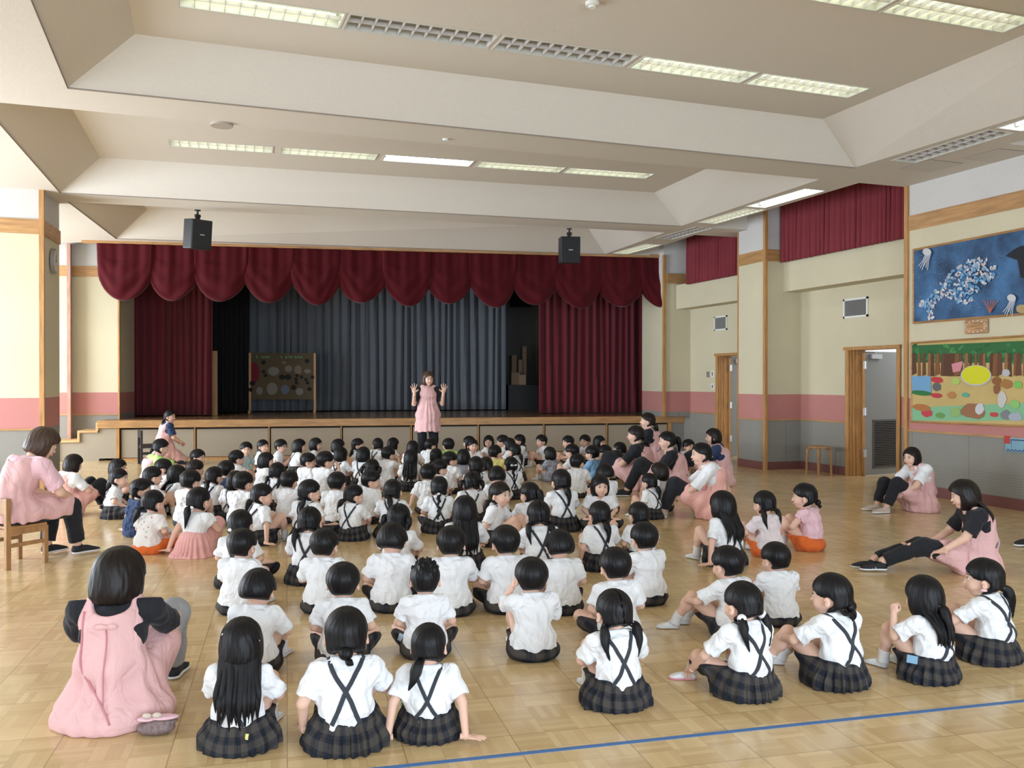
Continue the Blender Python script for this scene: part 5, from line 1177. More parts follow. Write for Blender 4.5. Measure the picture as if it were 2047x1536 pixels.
# ---- children
UB = dict(sh=('out', None), bt=('shorts', None)); UG = dict(sh=('tuck', None), bt=('skirt', None), strap=True)
KIDS = []
def kid(px, py, pose, hair, kind, label, off=0, yaw=0, pitch=0, tie=None, seed=None, sc=None, yb=None, **k):
    d = dict(UB if kind == 'B' else UG if kind == 'G' else kind); d.update(k)
    if seed is None: seed = (int(px) * 7 + int(py)) % 2
    KIDS.append(dict(px=px, py=py, pose=pose, yb=yb, off=off, yaw=yaw, pitch=pitch, hair=hair, tie=tie, seed=seed, sc=(sc or .99) * .93, hseed=(int(px) + int(py)) % 2, label=label, group=KG, **d)); return len(KIDS) - 1
def make_kids():
    """children further in shift along their own line of sight, within a child's range of heights, until nobody sits inside a neighbour"""
    S = []
    for q in KIDS:
        hz = headz(q['pose'], q['yaw'], q['pitch']); r = ray(q['px'], q['py'])
        if q['yb']:
            hy = POSE[q['pose']]['hed'][1]; best = (9e9, 1)
            for s_ in np.linspace(.78, 1.2, 85):
                D_ = (hz * s_ + .012 - CAM_H) / r[2] - (.175 + hy) * s_; best = min(best, (abs(768 + CAM_F * (CAM_H / D_) - 9.4 - q['yb']), s_))
            q['sc'] = float(best[1])
        dep = lambda s_: (hz * s_ + .012 - CAM_H) / r[2]
        S.append([dep(q['sc']), dep(1.02), dep(.80), r, bool(q['yb']), hz])
    T = [np.array([*o.location[:2]]) + np.array([-math.sin(o.rotation_euler[2]), math.cos(o.rotation_euler[2])]) * .10 for o in (t1, t2, t3, t4, t5, ta, tb, tc, td, te)]
    for it in range(160):
        P = np.array([(O3 + s[3] * s[0])[:2] for s in S])
        for i, s in enumerate(S):
            if s[4]: continue
            f = 0.0; dv = s[3][:2] / np.linalg.norm(s[3][:2])
            for j in range(len(S)):
                if j == i: continue
                v = P[i] - P[j]; d = np.linalg.norm(v) + 1e-6
                if d < .37: f += (.37 - d) * (1 if v @ dv + (1e-4 if i > j else -1e-4) > 0 else -1)
            for t_ in T:
                v = P[i] - t_; d = np.linalg.norm(v)
                if d < .42: f += (.42 - d) * (1 if v @ dv > 0 else -1)
            s[0] = min(s[2], max(s[1], s[0] + .25 * f))
    out = []
    for q, s in zip(KIDS, S):
        q = dict(q); q.pop('yb'); q['sc'] = float((CAM_H + s[3][2] * s[0] - .012) / s[5]); out.append(put(**q))
    return out
# first rows, closest to the viewer
kid(517, 1173, 'hug', 'mush', 'B', 'boy with a smooth bowl cut behind the girl wearing coloured hair beads', -6, -8, 0, seed=2, yb=1362)
kid(483, 1280, 'hug', 'xlong', 'G', 'girl with long loose black hair and small coloured hair beads in tartan skirt', -4, 14, 0, seed=3, sc=1.04, extra=(('wc', (-.070, -.055, .055)), ('yc', (.0, -.104, .050)), ('pc', (.072, -.068, .022))), yb=1524)
kid(686, 1160, 'lap', 'boy', 'B', 'boy resting his elbow out, seated behind the girl with a bun', 2, 0, seed=3, yb=1345)
kid(692, 1262, 'armL', 'bun', 'G', 'girl with a low hair bun sitting upright, coral hair tie', 6, 0, tie='r', seed=4, sc=1.06, cross=.27, yb=1528)
kid(850, 1155, 'lap', 'spiky', 'B', 'boy with short spiky hair behind the girl leaning on both hands', 2, -4, seed=4, yb=1330)
kid(857, 1285, 'lean2', 'tailL', 'G', 'girl leaning back on both hands, pony tail with pale blue tie', -4, -4, tie='b', seed=5, sc=1.04, cross=.22, yb=1480)
kid(1062, 1150, 'headL', 'boy', 'B', 'boy holding one hand to his head, white shirt hanging out', 2, -2, seed=5, sc=1.04, yb=1334)
kid(1229, 1128, 'lap', 'boy', 'B', 'boy seated directly behind the girl with two low bunches and centre parting', 6, 0, seed=6, yb=1300)
kid(1226, 1218, 'hug', 'pig', 'G', 'girl with two low bunches and centre parting, tartan skirt spread on bare floor', 4, 8, tie='w', seed=6, sc=1.06, yb=1434)
kid(1453, 1124, 'point', 'boy', 'B', 'boy turned sideways showing bent knee and white shoes', 18, 8, seed=7, sc=1.03, yb=1290)
kid(1549, 1113, 'hug', 'boy', 'B', 'boy between the sideways boy and the girl with plaited hair', -6, 20, seed=7, yb=1262)
kid(1483, 1202, 'shoe', 'pig', 'G', 'girl with two bunches and a white pom-pom tie reaching for her pink-edged shoe', 10, 14, tie='wm', seed=8, sc=1.08, feet=(M_SHOE, M_SOLEP, M_SOCK), yb=1414)
kid(1660, 1185, 'point', 'updo', 'G', 'girl with hair plaited round her head turning her face aside', 10, 32, seed=9, sc=1.06, yb=1393)
kid(1845, 1187, 'raiseL', 'half', 'G', 'girl with half-tied long hair raising a fist beside her cheek', 12, -6, tie='w', seed=10, sc=1.04, yb=1378)
kid(1965, 1152, 'point', 'tailR', 'G', 'girl with tousled tied hair and pink clip sitting at the row end', 14, 30, tie='y', seed=11, sc=1.04, extra=(('pc', (-.088, .0, -.05)),), feet=(M_SHOE, M_RUBBER, M_SOCK), yb=1341)
# second belt
kid(485, 1087, 'hug', 'boy', 'B', 'boy in front of the girl wearing a white bow clip', -8, -8, sc=1.03, seed=1, yb=1238)
kid(481, 1046, 'lap', 'bun', 'G', 'girl with a white bow clip on her bun, mostly hidden by a boy', -4, 0, tie='wo', seed=1)
kid(649, 1086, 'hug', 'boy', 'B', 'boy with whorled crown just before the girl with straps and low pink-tied bunches', 2, -14, seed=2, yb=1236)
kid(619, 1040, 'hug', 'pig', 'G', 'girl with low pink-tied bunches and crossed straps next to open floor', 0, 0, tie='p', seed=2, sc=1.02, yb=1176)
kid(785, 1076, 'lap', 'mush', 'B', 'boy with a broad bowl cut in front of the girl with a hair parting', 0, -18, seed=0, yb=1233)
kid(798, 1033, 'hug', 'twin', 'G', 'girl with parted bunches hidden behind the broad bowl cut boy', -16, -8, tie='b', seed=3)
kid(902, 1083, 'hug', 'boy', 'B', 'boy with round dark head in front of the tartan-dressed girl', 2, -4, seed=1, sc=1.0, yb=1242)
kid(929, 1018, 'hug', 'xlong', 'G', 'girl with thick dark pony tail over a tartan dress', -2, 2, tie=None, seed=1, yb=1150)
kid(1010, 1081, 'lap', 'boy', 'B', 'boy with visible ears between the tartan-dressed girl and the yellow-tied girl', 2, 8, seed=5, yb=1236)
kid(1076, 1027, 'hug', 'pig', 'G', 'girl with low bunches held by yellow ties and crossed straps', 0, 0, tie='y', seed=5, sc=1.04, yb=1160)
kid(1118, 1088, 'lap', 'mush', 'B', 'boy with bowl cut seated directly before the yellow-tied girl', 4, 4, seed=3, sc=1.03, yb=1238)
kid(1198, 1026, 'armL', 'tail', 'G', 'girl with curling pony tail behind the boy facing the clear floor', 2, 4, tie='w', seed=2, yb=1147)
kid(1276, 1026, 'lap', 'tail', 'G', 'girl with yellow-tied hair and a pale sleeve beside the bare parquet', 4, 6, tie='y', seed=2, yb=1140)
kid(1287, 1073, 'hug', 'boy', 'B', 'boy turned slightly, sitting in front of the yellow-tied girl by bare parquet', 14, -10, seed=4, sc=1.03, yb=1219)
kid(1443, 1008, 'leanL', 'long', 'G', 'girl with long straight black hair and two silver clips leaning on her hand', 10, 0, seed=3, sc=1.02, extra=(('wc', (-.075, -.035, .05)), ('wc', (.075, -.035, .05))), yb=1138)
kid(1527, 1004, 'hug', 'pig', dict(sh=('tee', M_TEEPINK), bt=('plain', M_ORANGE)), 'child with red-tied bunches in pale pinkish tee and orange shorts', 4, 4, tie='r', seed=1, yb=1120)
kid(1607, 990, 'hug', 'bun', dict(sh=('flutter', M_PALEPINK), bt=('plain', M_ORANGE)), 'child in pink sleeveless top and orange shorts hugging bare knees', 22, 22, tie='b', seed=1, yb=1108)
# in the middle of the crowd, towards the steps side
kid(307, 1002, 'lap', 'tailL', dict(sh=('tee', M_PRINT), bt=('plain', M_ORANGE)), 'child in white printed tee and orange shorts with low pony tail', -12, -10, tie='r', seed=2, sc=1.04, yb=1113)
kid(398, 998, 'leanL', 'tail', dict(sh=('flutter', M_WHITE), bt=('tulle', M_TULLE)), 'girl in pink tulle dress with white bow leaning on one hand', -4, -12, tie='wo', seed=2, sc=1.04, yb=1118)
kid(283, 977, 'leanL', 'twin', dict(sh=('tee', M_NAVY), bt=('plain', M_NAVY)), 'child in navy tee leaning behind the child in the printed tee', -30, -30, tie='k')
kid(238, 954, 'lap', 'tailL', 'G', 'girl in side view with braces and dark skirt sitting apart beside the coral apron teacher', -48, -12, tie='k', yb=1041)
kid(237, 934, 'raiseR', 'bob', 'G', 'girl lifting her hand, hidden behind the girl in side view', -40, -14)
kid(306, 951, 'hug', 'bun', 'G', 'girl with a white hair bow between the green tee teacher and navy tee child', -14, -20, tie='wo')
kid(324, 934, 'hug', 'boy', 'B', 'child turning round to face the viewer below the green tee teacher', 150, 0)
kid(355, 947, 'hug', 'long', 'G', 'girl with long hair over her shoulders looking towards the doorway side', -24, -40)
kid(382, 960, 'hug', 'boy', 'B', 'boy with a large white back in front of the long-haired girl', -8, -8, sc=1.03)
kid(391, 936, 'lap', 'boy', 'B', 'boy with greyish cropped hair behind the large-backed boy', -6, -24, hm=M_HAIRD)
kid(396, 913, 'lap', 'boy', 'B', 'boy in profile near the green tee teacher outstretched hand', -20, -40)
kid(429, 951, 'hug', 'tailR', 'G', 'girl with side pony tail and one dark strap behind the bow-haired dress girl', -6, -10, tie='k')
kid(453, 938, 'hug', 'boy', dict(sh=('tee', M_NAVY), bt=('shorts', None)), 'boy in navy tee among the white shirts towards the steps')
kid(472, 960, 'lap', 'bob', 'G', 'child half hidden behind the boy with a glossy round head', -4, -8)
kid(487, 963, 'hug', 'boy', 'B', 'boy with glossy round head just behind the girl propped on her arm', -4, -20)
kid(525, 988, 'leanR', 'tailL', 'G', 'girl in side view propped on one straight arm, long side pony tail', -34, -38, tie='r', sc=1.02, yb=1095)
kid(474, 915, 'hug', 'boy', 'B', 'boy in white sitting just behind the child in pale blue', -8, -14)
kid(492, 897, 'lap', 'boy', dict(sh=('tee', M_PALEBLUE), bt=('shorts', None)), 'child in pale blue shirt looking sideways in the front row', -60, -40)
kid(526, 891, 'hug', 'tailL', 'G', 'front row girl with low pony tail next to the boy in glasses', -18, -30, tie='w')
g_ = kid(562, 891, 'leanR', 'boy', 'B', 'front row boy wearing dark glasses in a loose white shirt', -10, -34)
kid(599, 891, 'hug', 'bob', 'G', 'front row child with chin-length hair next to the boy in glasses', -10, -12, tie=None)
kid(632, 888, 'hug', 'bob', 'G', 'front row girl with crossed straps before the third stage panel', -8, -24)
kid(533, 920, 'hug', 'bob', 'B', 'child with bobbed hair bending forward in white tee', -26, -30)
kid(555, 942, 'hug', 'pig', 'G', 'girl with crossed straps directly behind the round-headed boy on clear floor', -4, -8, tie='w')
kid(579, 960, 'hug', 'boy', 'B', 'round-headed boy in plain white shirt with clear floor behind him', -4, -10, sc=1.02, yb=1049)
kid(617, 921, 'leanR', 'boy', 'B', 'boy turning his head aside behind the third stage panel row', -20, -50)
kid(651, 920, 'raiseR', 'boy', 'B', 'tall boy in white with one arm raised to his mouth', -22, -26, sc=1.08)
kid(620, 981, 'lap', 'pig', 'G', 'girl with parted hair and straps looking sideways in the middle', -22, -42, tie='k', sc=1.03)
kid(708, 988, 'hug', 'tailL', 'G', 'girl with crossed straps in profile, pleated skirt clear of others', -16, -46, tie='r', sc=1.05, yb=1085)
kid(674, 963, 'hug', 'boy', 'B', 'boy in white behind the profile girl with pleated skirt', -4, -4)
kid(677, 891, 'hug', 'bob', 'G', 'front row girl hidden behind the girl with loose strap', -6, -6)
kid(682, 908, 'hug', 'bob', 'G', 'girl with a single loose strap in the second row', -6, -8)
kid(716, 889, 'hug', 'pig', 'G', 'front row girl with bunches turning before the fourth stage panel', -14, -30, tie='w')
kid(727, 908, 'hug', 'bob', 'G', 'child in the second row behind the bunch-haired front girl', -4, -6)
kid(755, 888, 'hug', 'tailR', 'G', 'front row girl whose face turns towards the steps', 16, 60, tie='w')
kid(787, 887, 'hug', 'bob', 'G', 'front row girl with cropped hair beside the standing teacher legs', -4, 2)
kid(777, 907, 'raiseR', 'boy', 'B', 'boy with hand to his face beside the long-haired girl', -14, -24)
kid(744, 934, 'hug', 'twin', 'G', 'girl with bobbled bunches behind the child turning sideways', -2, -4, tie='w')
kid(743, 959, 'leanR', 'boy', 'B', 'boy turning fully sideways with his arm propped in the middle', -30, -56)
kid(785, 979, 'hug', 'tail', 'G', 'girl with pink-tied curling pony tail in the middle', -4, -4, tie='p')
kid(825, 894, 'hug', 'long', 'G', 'dark long-haired child right below the standing teacher', -2, 4)
kid(821, 914, 'hug', 'xlong', 'G', 'girl with very long black hair down her crossed straps', -2, 4, tie=None, extra=(('bc', (-.06, -.085, .02)),))
# in the middle, towards the doorway side
kid(861, 889, 'hug', 'boy', 'B', 'front row child in white below the standing teacher apron', -8, -50)
kid(896, 889, 'hug', 'boy', dict(sh=('out', M_GREEN), bt=('shorts', None)), 'boy with lime green collar in the front row')
kid(872, 911, 'hug', 'tailL', 'G', 'girl with a short side tail behind the lime collar boy', -4, -10, tie='w')
kid(900, 918, 'lap', 'boy', 'B', 'boy turning his face to the doorway side in the third row', -24, -54)
kid(926, 913, 'hug', 'bob', dict(sh=('tee', M_GINGHAM), bt=('shorts', None)), 'bob-haired child in blue grey gingham between the white shirts')
kid(937, 884, 'hug', 'bob', 'G', 'front row child almost hidden behind the child facing the viewer')
kid(945, 890, 'lap', 'pig', 'G', 'child facing the viewer in the front row', 150, 10)
kid(977, 882, 'hug', 'bob', 'G', 'front row child turning towards the steps near the fifth stage panel', 24, 50)
kid(1004, 882, 'hug', 'boy', 'B', 'front row boy before the sixth stage panel divider', 4, 0)
kid(1017, 888, 'hug', 'bob', 'G', 'child tucked behind the front row boy by the panel divider', 4, 4)
kid(990, 904, 'leanL', 'boy', dict(sh=('tee', M_YELLOW), bt=('shorts', None)), 'boy in yellow striped shirt turning sideways', -20, -46)
kid(1038, 880, 'hug', 'pig', 'G', 'front row girl in crossed straps with a gap on either side', 2, -6, tie='k')
kid(1028, 900, 'hug', 'tail', 'G', 'girl with a white hair clip behind the front row strap girl', 2, 6, extra=(('wc', (0, -.10, .02)),))
kid(1082, 881, 'leanL', 'boy', 'B', 'front row boy leaning on one arm near the gingham-shirted child', 8, 24)
kid(1098, 906, 'hug', 'bob', dict(sh=('tee', M_GINGHAM), bt=('plain', M_GINGHAM)), 'bob-haired child in grey gingham alone on the clear floor', 4, 8, sc=1.02, yb=965)
kid(951, 930, 'hug', 'tail', 'G', 'one of two girls side by side with dark heads touching, nearer the steps', 2, -2, tie='w')
kid(971, 929, 'hug', 'high', 'G', 'girl with a small tuft whose head touches her neighbour', 2, 2, tie='k')
kid(1021, 928, 'hug', 'braid', 'G', 'girl with white bow and a very long pony tail', 0, 2, extra=(('wo', (0, -.105, .0)),))
kid(857, 945, 'leanL', 'boy', 'B', 'short-haired boy sitting tall beside the girl with the long plait', 0, -16)
kid(879, 935, 'hug', 'boy', 'B', 'boy turning his face, squeezed behind the short-haired tall boy', -20, -50)
kid(878, 972, 'lap', 'braid', 'G', 'girl with one long plait over a wide tartan skirt', 0, -4, tie='w', sc=1.04, yb=1070)
kid(943, 962, 'hug', 'twin', 'G', 'girl in white with one dark strap beside the pig-tailed girl facing back', 0, -4, tie='w')
kid(993, 950, 'hug', 'mush', 'B', 'boy with thick hair behind the girl who faces the viewer', 0, -4)
kid(1000, 986, 'leanR', 'pig', 'G', 'girl with bunches turning back to face the viewer', -120, -20, tie='k', hm=M_HAIRD, sc=1.02)
kid(1058, 985, 'hug', 'high', 'B', 'child with green-clipped half tail bending forward', 2, 30, tie='g')
kid(1121, 960, 'hug', 'tail', 'G', 'girl with white-tied hair and crossed straps on spread tartan', 2, 4, tie='w', sc=1.06, yb=1067)
kid(1135, 883, 'hug', 'boy', 'B', 'front row boy before the seventh stage panel', 8, 14)
kid(1143, 902, 'hug', 'boy', 'B', 'boy in the second row behind the seventh panel boy', 6, 8)
kid(1155, 923, 'lap', 'boy', 'B', 'boy turning sideways next to the sky blue shirt', -22, -54)
kid(1169, 881, 'hug', 'boy', 'B', 'front row boy in profile looking towards the standing teacher', 18, 34)
kid(1183, 905, 'hug', 'boy', dict(sh=('tee', M_BLUE), bt=('shorts', None)), 'boy in sky blue shirt with white dots', 4, 12)
kid(1199, 883, 'hug', 'bob', 'B', 'front row child looking back at the viewer', 150, 0)
kid(1208, 903, 'hug', 'boy', 'B', 'boy in a beige-shaded shirt between the sky blue shirt and the teachers', 8, 10)
kid(1238, 897, 'hug', 'tail', 'G', 'child with shiny hair clip just before the pony-tailed teacher', 10, 10, extra=(('wc', (.05, -.08, .03)),))
kid(1208, 945, 'hug', 'mush', 'B', 'dark-headed child behind the one who faces the viewer with hair band', 6, 8)
kid(1200, 970, 'lap', 'bob', 'G', 'child with a hair band facing the viewer near the aprons', 160, 10)
kid(1297, 962, 'leanL', 'tail', 'G', 'girl with crossed straps and curly pony tail before the seated teachers', 14, 6, tie='w', sc=1.03, yb=1041)
kid(1317, 942, 'armL', 'bob', 'B', 'child with shoulder-length brown hair against a pink apron', 20, 8, hm=M_HAIRD)
kid(1377, 891, 'lap', 'boy', 'B', 'child with cropped hair peeping between the teachers', 130, 0)
kid(1405, 899, 'hug', 'boy', 'B', 'dark-headed child behind the white blouse teacher', 10, 0)
KO = make_kids(); g_ = KO[g_]
# glasses on the boy
hh = [c for c in g_.children if c.name.startswith('hair')][0]; P = []
for s in (-1, 1):
    pts = [(s * .030 + .020 * math.cos(t), .092, -.002 + .017 * math.sin(t)) for t in np.linspace(0, 2 * PI, 14)]; a_, b_, c_ = loft(pts, [.0022] * 14, 6); P.append((a_, b_, 0)); a_, b_, c_ = loft([(s * .050, .090, .0), (s * .078, .050, .0), (s * .080, -.01, -.004)], [.002] * 3, 6); P.append((a_, b_, 0))
V, Q, I, U = cat(P); link('glasses', mesh_from('glasses', V, Q, M_T['k']), hh)
# badges and charms clipped to skirts and shorts
def clip_on(px, py, o, d, size, m, name):
    i = [k for k, q in enumerate(KIDS) if (q['px'], q['py']) == (px, py)][0]; q = KIDS[i]; ob = KO[i]; bk, bm = q['bt']; v = VOLC[('bottom', q['pose'], bk, (bm or M_PLAID).name, q['seed'])]
    h = v.march(o, _v(d) / np.linalg.norm(d)); 
    if h is None: return
    n = Vector(h[1]); M = Matrix.Translation(Vector(h[0]) + n * .003) @ n.to_track_quat('Z', 'Y').to_matrix().to_4x4(); MB().box((-size[0] / 2, -size[1] / 2, -.003), (size[0] / 2, size[1] / 2, .003)).build(name, m, ob, M=M)
clip_on(1845, 1187, (-.45, .02, .22), (1, 0, -.3), (.06, .045), mat('badge_blue', (.22, .42, .62), .3), 'name_badge')
clip_on(483, 1280, (.20, -.45, .12), (-.35, 1, -.1), (.016, .026), M_T['y'], 'charm')
clip_on(850, 1155, (-.45, .05, .14), (1, 0, -.1), (.055, .045), mat('badge_pale_blue', (.35, .50, .66), .3), 'name_badge')
clip_on(857, 1285, (-.45, .10, .22), (1, 0, -.3), (.06, .05), mat('badge_green', (.45, .68, .25), .3), 'name_badge')
# ---- the wooden child chair and a black chair by the stage
def child_chair(loc, rz, label, mt, seat_z=.315, w=.34, d=.31, back=.56):
    c = empty('chair', (loc[0], loc[1], 0), rz); tag(c, label, 'chair')
    MB().box((-w / 2, -.16, seat_z - .03), (w / 2, .16, seat_z - .008)).build('seat', mt, c, bevel=.006)
    for x in (-w / 2 + .018, w / 2 - .018):
        MB().box((x - .018, -.185, 0), (x + .018, -.145, back)).build('leg', mt, c, bevel=.004); MB().box((x - .018, .135, 0), (x + .018, .17, seat_z - .03)).build('leg', mt, c, bevel=.004)
        MB().box((x - .010, -.145, .17), (x + .010, .135, .20)).box((x - .012, -.145, seat_z - .075), (x + .012, .135, seat_z - .03)).build('side_rail', mt, c)
    MB().box((-w / 2 + .03, -.18, back - .13), (w / 2 - .03, -.155, back - .005)).build('backrest', mt, c, bevel=.006); MB().box((-w / 2 + .036, -.17, seat_z - .08), (w / 2 - .036, -.15, seat_z - .03)).box((-w / 2 + .036, .14, seat_z - .08), (w / 2 - .036, .16, seat_z - .03)).build('rail', mt, c)
    return c
r2 = t2.location; child_chair((r2[0] + .01, r2[1] - .01), t2.rotation_euler[2], 'small square wooden chair under the brown short-haired teacher', M_CHAIRW, .325 * 1.05, .38)
p5 = at_depth(300, 905, 15.9); child_chair((p5[0], p5[1]), rad(-75), 'small black chair standing behind the smiling navy tee teacher', mat('black_chair_vinyl', (.02, .02, .022), .5), .36, .24, .24, back=.60)
# ================================================================ furnishings and wall things
def pa_speaker(px, py, D, rz, tilt, label):
    top = at_z(px, py, CZ); o = empty('loudspeaker', tuple(top)); o.rotation_euler = (0, 0, rad(rz)); tag(o, label, 'speaker', 'black loudspeakers hanging from the beam')
    T = Matrix.Translation((0, 0, -.37)) @ Matrix.Rotation(rad(tilt), 4, 'X')
    m = mat('speaker_cabinet', (.014, .015, .018), .45)
    b = MB().box((-.165, -.13, -.22), (.165, .13, .22)); c = b.build('cabinet', m, o, bevel=.012, M=T)
    MB().box((-.15, -.142, -.205), (.15, -.128, .205)).build('grille', mat('speaker_cloth', (.02, .021, .024), .9, bump=.3, bscale=300), c)
    MB().box((-.035, -.146, -.012), (.035, -.141, .0)).build('badge', mat('silver_badge', (.6, .6, .6), .3), c)
    MB().tube([(0, 0, 0), (0, 0, -.16)], .016, 10).cyl((0, 0, -.012), .045, .012, 18).tube([(-.04, 0, -.09), (.04, 0, -.09)], .026, 10).tube([(0, .03, -.13), (0, -.03, -.15)], .03, 10).build('bracket', M_BLACKW if False else mat('bracket_black', (.02, .02, .022), .5), o)
pa_speaker(395, 420, 0, 28, 6, 'black loudspeaker hanging from the beam by the steps end of the stage')
pa_speaker(1138, 457, 0, -12, 2, 'black loudspeaker hanging from the beam by the doorway end of the stage')
# wall clock on the pier
ck = empty('wall_clock', (-1.902, 14.02, 3.16)); tag(ck, 'round wall clock on the shaded side of the cream pier', 'clock')
MB().cyl((0, 0, 0), .175, .05, 40, axis='x').build('rim', mat('clock_rim', (.30, .27, .25), .5), ck); MB().cyl((.046, 0, 0), .155, .008, 40, axis='x').build('dial', mat('clock_dial', (.62, .60, .57), .5), ck)
MB().box((.055, -.006, -.01), (.058, .006, .09)).build('minute_hand', M_BLACKW, ck); MB().box((.055, -.06, -.006), (.058, .01, .006)).build('hour_hand', M_BLACKW, ck)
# air grilles
def grille(y, z, hw, hh, lab):
    g = empty('air_grille', (XW, y, z)); tag(g, lab, 'vent', 'air grilles high on the recessed wall'); f = MB()
    f.box((-.02, -hw, hh - .03), (0, hw, hh)); f.box((-.02, -hw, -hh), (0, hw, -hh + .03)); f.box((-.02, -hw, -hh), (0, -hw + .03, hh)); f.box((-.02, hw - .03, -hh), (0, hw, hh)); f.build('frame', M_WHITEM, g)
    s = MB(); n = 22
    for k in range(n): yy = -hw + .03 + (2 * hw - .06) * (k + .5) / n; s.box((-.015, yy - .003, -hh + .03), (-.004, yy + .003, hh - .03))
    s.box((-.003, -hw + .03, -hh + .03), (0, hw - .03, hh - .03), 1); s.build('slats', [mat('grille_grey', (.35, .35, .34), .5), M_DARK], g)
grille(11.22, 2.60, .27, .15, 'white framed air grille above the louvred door'); grille(14.97, 2.585, .22, .14, 'smaller air grille above the doorway closest to the stage')
# switches by the far doorway
for px, py, w_, h_, m_, lab in ((1416, 749, .05, .11, M_METAL, 'narrow brown metal switch plate by the far doorway'), (1425, 748, .055, .12, M_WHITEM, 'upper white switch plate beside the far doorway'), (1425, 773, .055, .11, M_WHITEM, 'lower white switch plate with rockers beside the far doorway')):
    p = at_x(px, py, XW); o = empty('light_switch', (XW, p[1], p[2])); tag(o, lab, 'switch', 'switch plates'); MB().box((-.010, -w_, -h_ / 2), (0, w_, h_ / 2)).build('plate', m_, o); MB().box((-.014, -w_ * .4, -h_ * .3), (-.010, w_ * .4, h_ * .3)).build('rocker', M_METAL, o)
# round wooden stool
s = empty('stool', (9.20, 11.62, 0)); tag(s, 'round wooden stool standing against the recessed wall by the louvred door', 'stool')
MB().cyl((0, 0, .425), .175, .03, 36).build('seat', M_CHAIRW, s, bevel=.006)
for a in (50, 140, 230, 320):
    c_, s_ = math.cos(rad(a)), math.sin(rad(a)); MB().tube([(c_ * .10, s_ * .10, .42), (c_ * .155, s_ * .155, .415), (c_ * .172, s_ * .172, .39), (c_ * .185, s_ * .185, 0)], [.016, .020, .022, .018], 10).build('leg', M_CHAIRW, s)
# ---- pictures on the pilaster
XQ = XP - .012
def q(x, y, d=0.0): p = at_x(x, y, XQ - d); return (XQ - d, p[1], p[2])
class Pic:
    def __init__(s, name, corners, label, fm, bg_):
        s.o = empty(name, (XQ, (corners[0][1] + corners[2][1]) / 2, (corners[0][2] + corners[2][2]) / 2)); tag(s.o, label, 'picture'); s.Mi = Matrix.Translation(tuple(-Vector(s.o.location))); s.mb = MB(); s.mats = [bg_]; s.k = 0
        C = [np.array(c) for c in corners]; s.mb.extrude(C, (.012, 0, 0), 0)
        f = MB()
        for i in range(4):
            a, b = C[i], C[(i + 1) % 4]; f.tube([a + (-.004, 0, 0), b + (-.004, 0, 0)], .014, 4)
        f.build('frame', fm, s.o, M=s.Mi)
    def m(s, col):
        for i, x in enumerate(s.mats):
            if x.name.startswith('paint_%s' % str(col)): return i
        s.mats.append(mat('paint_%s' % str(col), col, .8)); return len(s.mats) - 1
    def poly(s, pts, col):
        s.k += 1; d = .0012 + s.k * .00006; P = [q(x, y, d) for x, y in pts]; mi = s.m(col)
        # fan from the centroid keeps concave shapes tidy
        c = np.mean(np.array(P), 0); n = len(P); s.mb.raw(P + [tuple(c)], [(i, (i + 1) % n, n) for i in range(n)] , mi)
    def ell(s, cx, cy, rx, ry, col, rot=0, n=16, wob=0.0, seed=0):
        r = np.random.RandomState(seed); P = []
        for i in range(n):
            a = 2 * PI * i / n; k = 1 + wob * r.uniform(-1, 1); x, y = math.cos(a) * rx * k, math.sin(a) * ry * k; P.append((cx + x * math.cos(rot) - y * math.sin(rot), cy + x * math.sin(rot) + y * math.cos(rot)))
        s.poly(P, col)
    def line(s, pts, w, col):
        for (x0, y0), (x1, y1) in zip(pts, pts[1:]):
            L_ = math.hypot(x1 - x0, y1 - y0) + 1e-6; nx, ny = -(y1 - y0) / L_ * w, (x1 - x0) / L_ * w; s.poly([(x0 - nx, y0 - ny), (x1 - nx, y1 - ny), (x1 + nx, y1 + ny), (x0 + nx, y0 + ny)], col)
    def done(s): s.mb.build('painting', s.mats, s.o, M=s.Mi)
def sea_mat():
    m, N, L, B = newmat('sea_paint'); g = N.new('ShaderNodeNewGeometry'); t = N.new('ShaderNodeTexNoise'); t.inputs['Scale'].default_value = 2.6; t.inputs['Detail'].default_value = 8; L.new(g.outputs['Position'], t.inputs['Vector'])
    r = N.new('ShaderNodeValToRGB'); r.color_ramp.elements[0].position = .33; r.color_ramp.elements[0].color = (.012, .03, .075, 1); r.color_ramp.elements[1].position = .68; r.color_ramp.elements[1].color = (.06, .17, .36, 1); L.new(t.outputs['Fac'], r.inputs[0]); L.new(r.outputs[0], B.inputs['Base Color']); B.inputs['Roughness'].default_value = .7; return m
yN = 7.02
c1 = [q(1826, 500), (XQ, yN, q(2047, 458)[2] + .01), (XQ, yN, q(2047, 628)[2]), q(1826, 646)]
p = Pic('wall_picture', c1, 'large framed ocean picture of a speckled fish and jellyfish', M_WOODH, sea_mat()); r = np.random.RandomState(4)
def inside(x, y, P):
    c = False; n = len(P); j = n - 1
    for i in range(n):
        if (P[i][1] > y) != (P[j][1] > y) and x < (P[j][0] - P[i][0]) * (y - P[i][1]) / (P[j][1] - P[i][1] + 1e-9) + P[i][0]: c = not c
        j = i
    return c
body = [(1872, 575), (1885, 560), (1905, 540), (1935, 522), (1960, 516), (1985, 522), (1990, 535), (1985, 555), (1968, 572), (1948, 588), (1940, 608), (1915, 605), (1908, 596), (1885, 598), (1868, 606), (1865, 640), (1856, 640), (1852, 620), (1838, 612), (1832, 604), (1852, 600)]
for i in range(1000):
    x, y = r.uniform(1828, 1995), r.uniform(512, 642)
    if inside(x, y, body): p.ell(x, y, r.uniform(2.4, 4.6), r.uniform(1.6, 3.2), ((.60, .60, .63), (.10, .28, .50), (.55, .48, .50), (.20, .40, .62))[i % 4], r.uniform(0, 3), 6, .3, i)
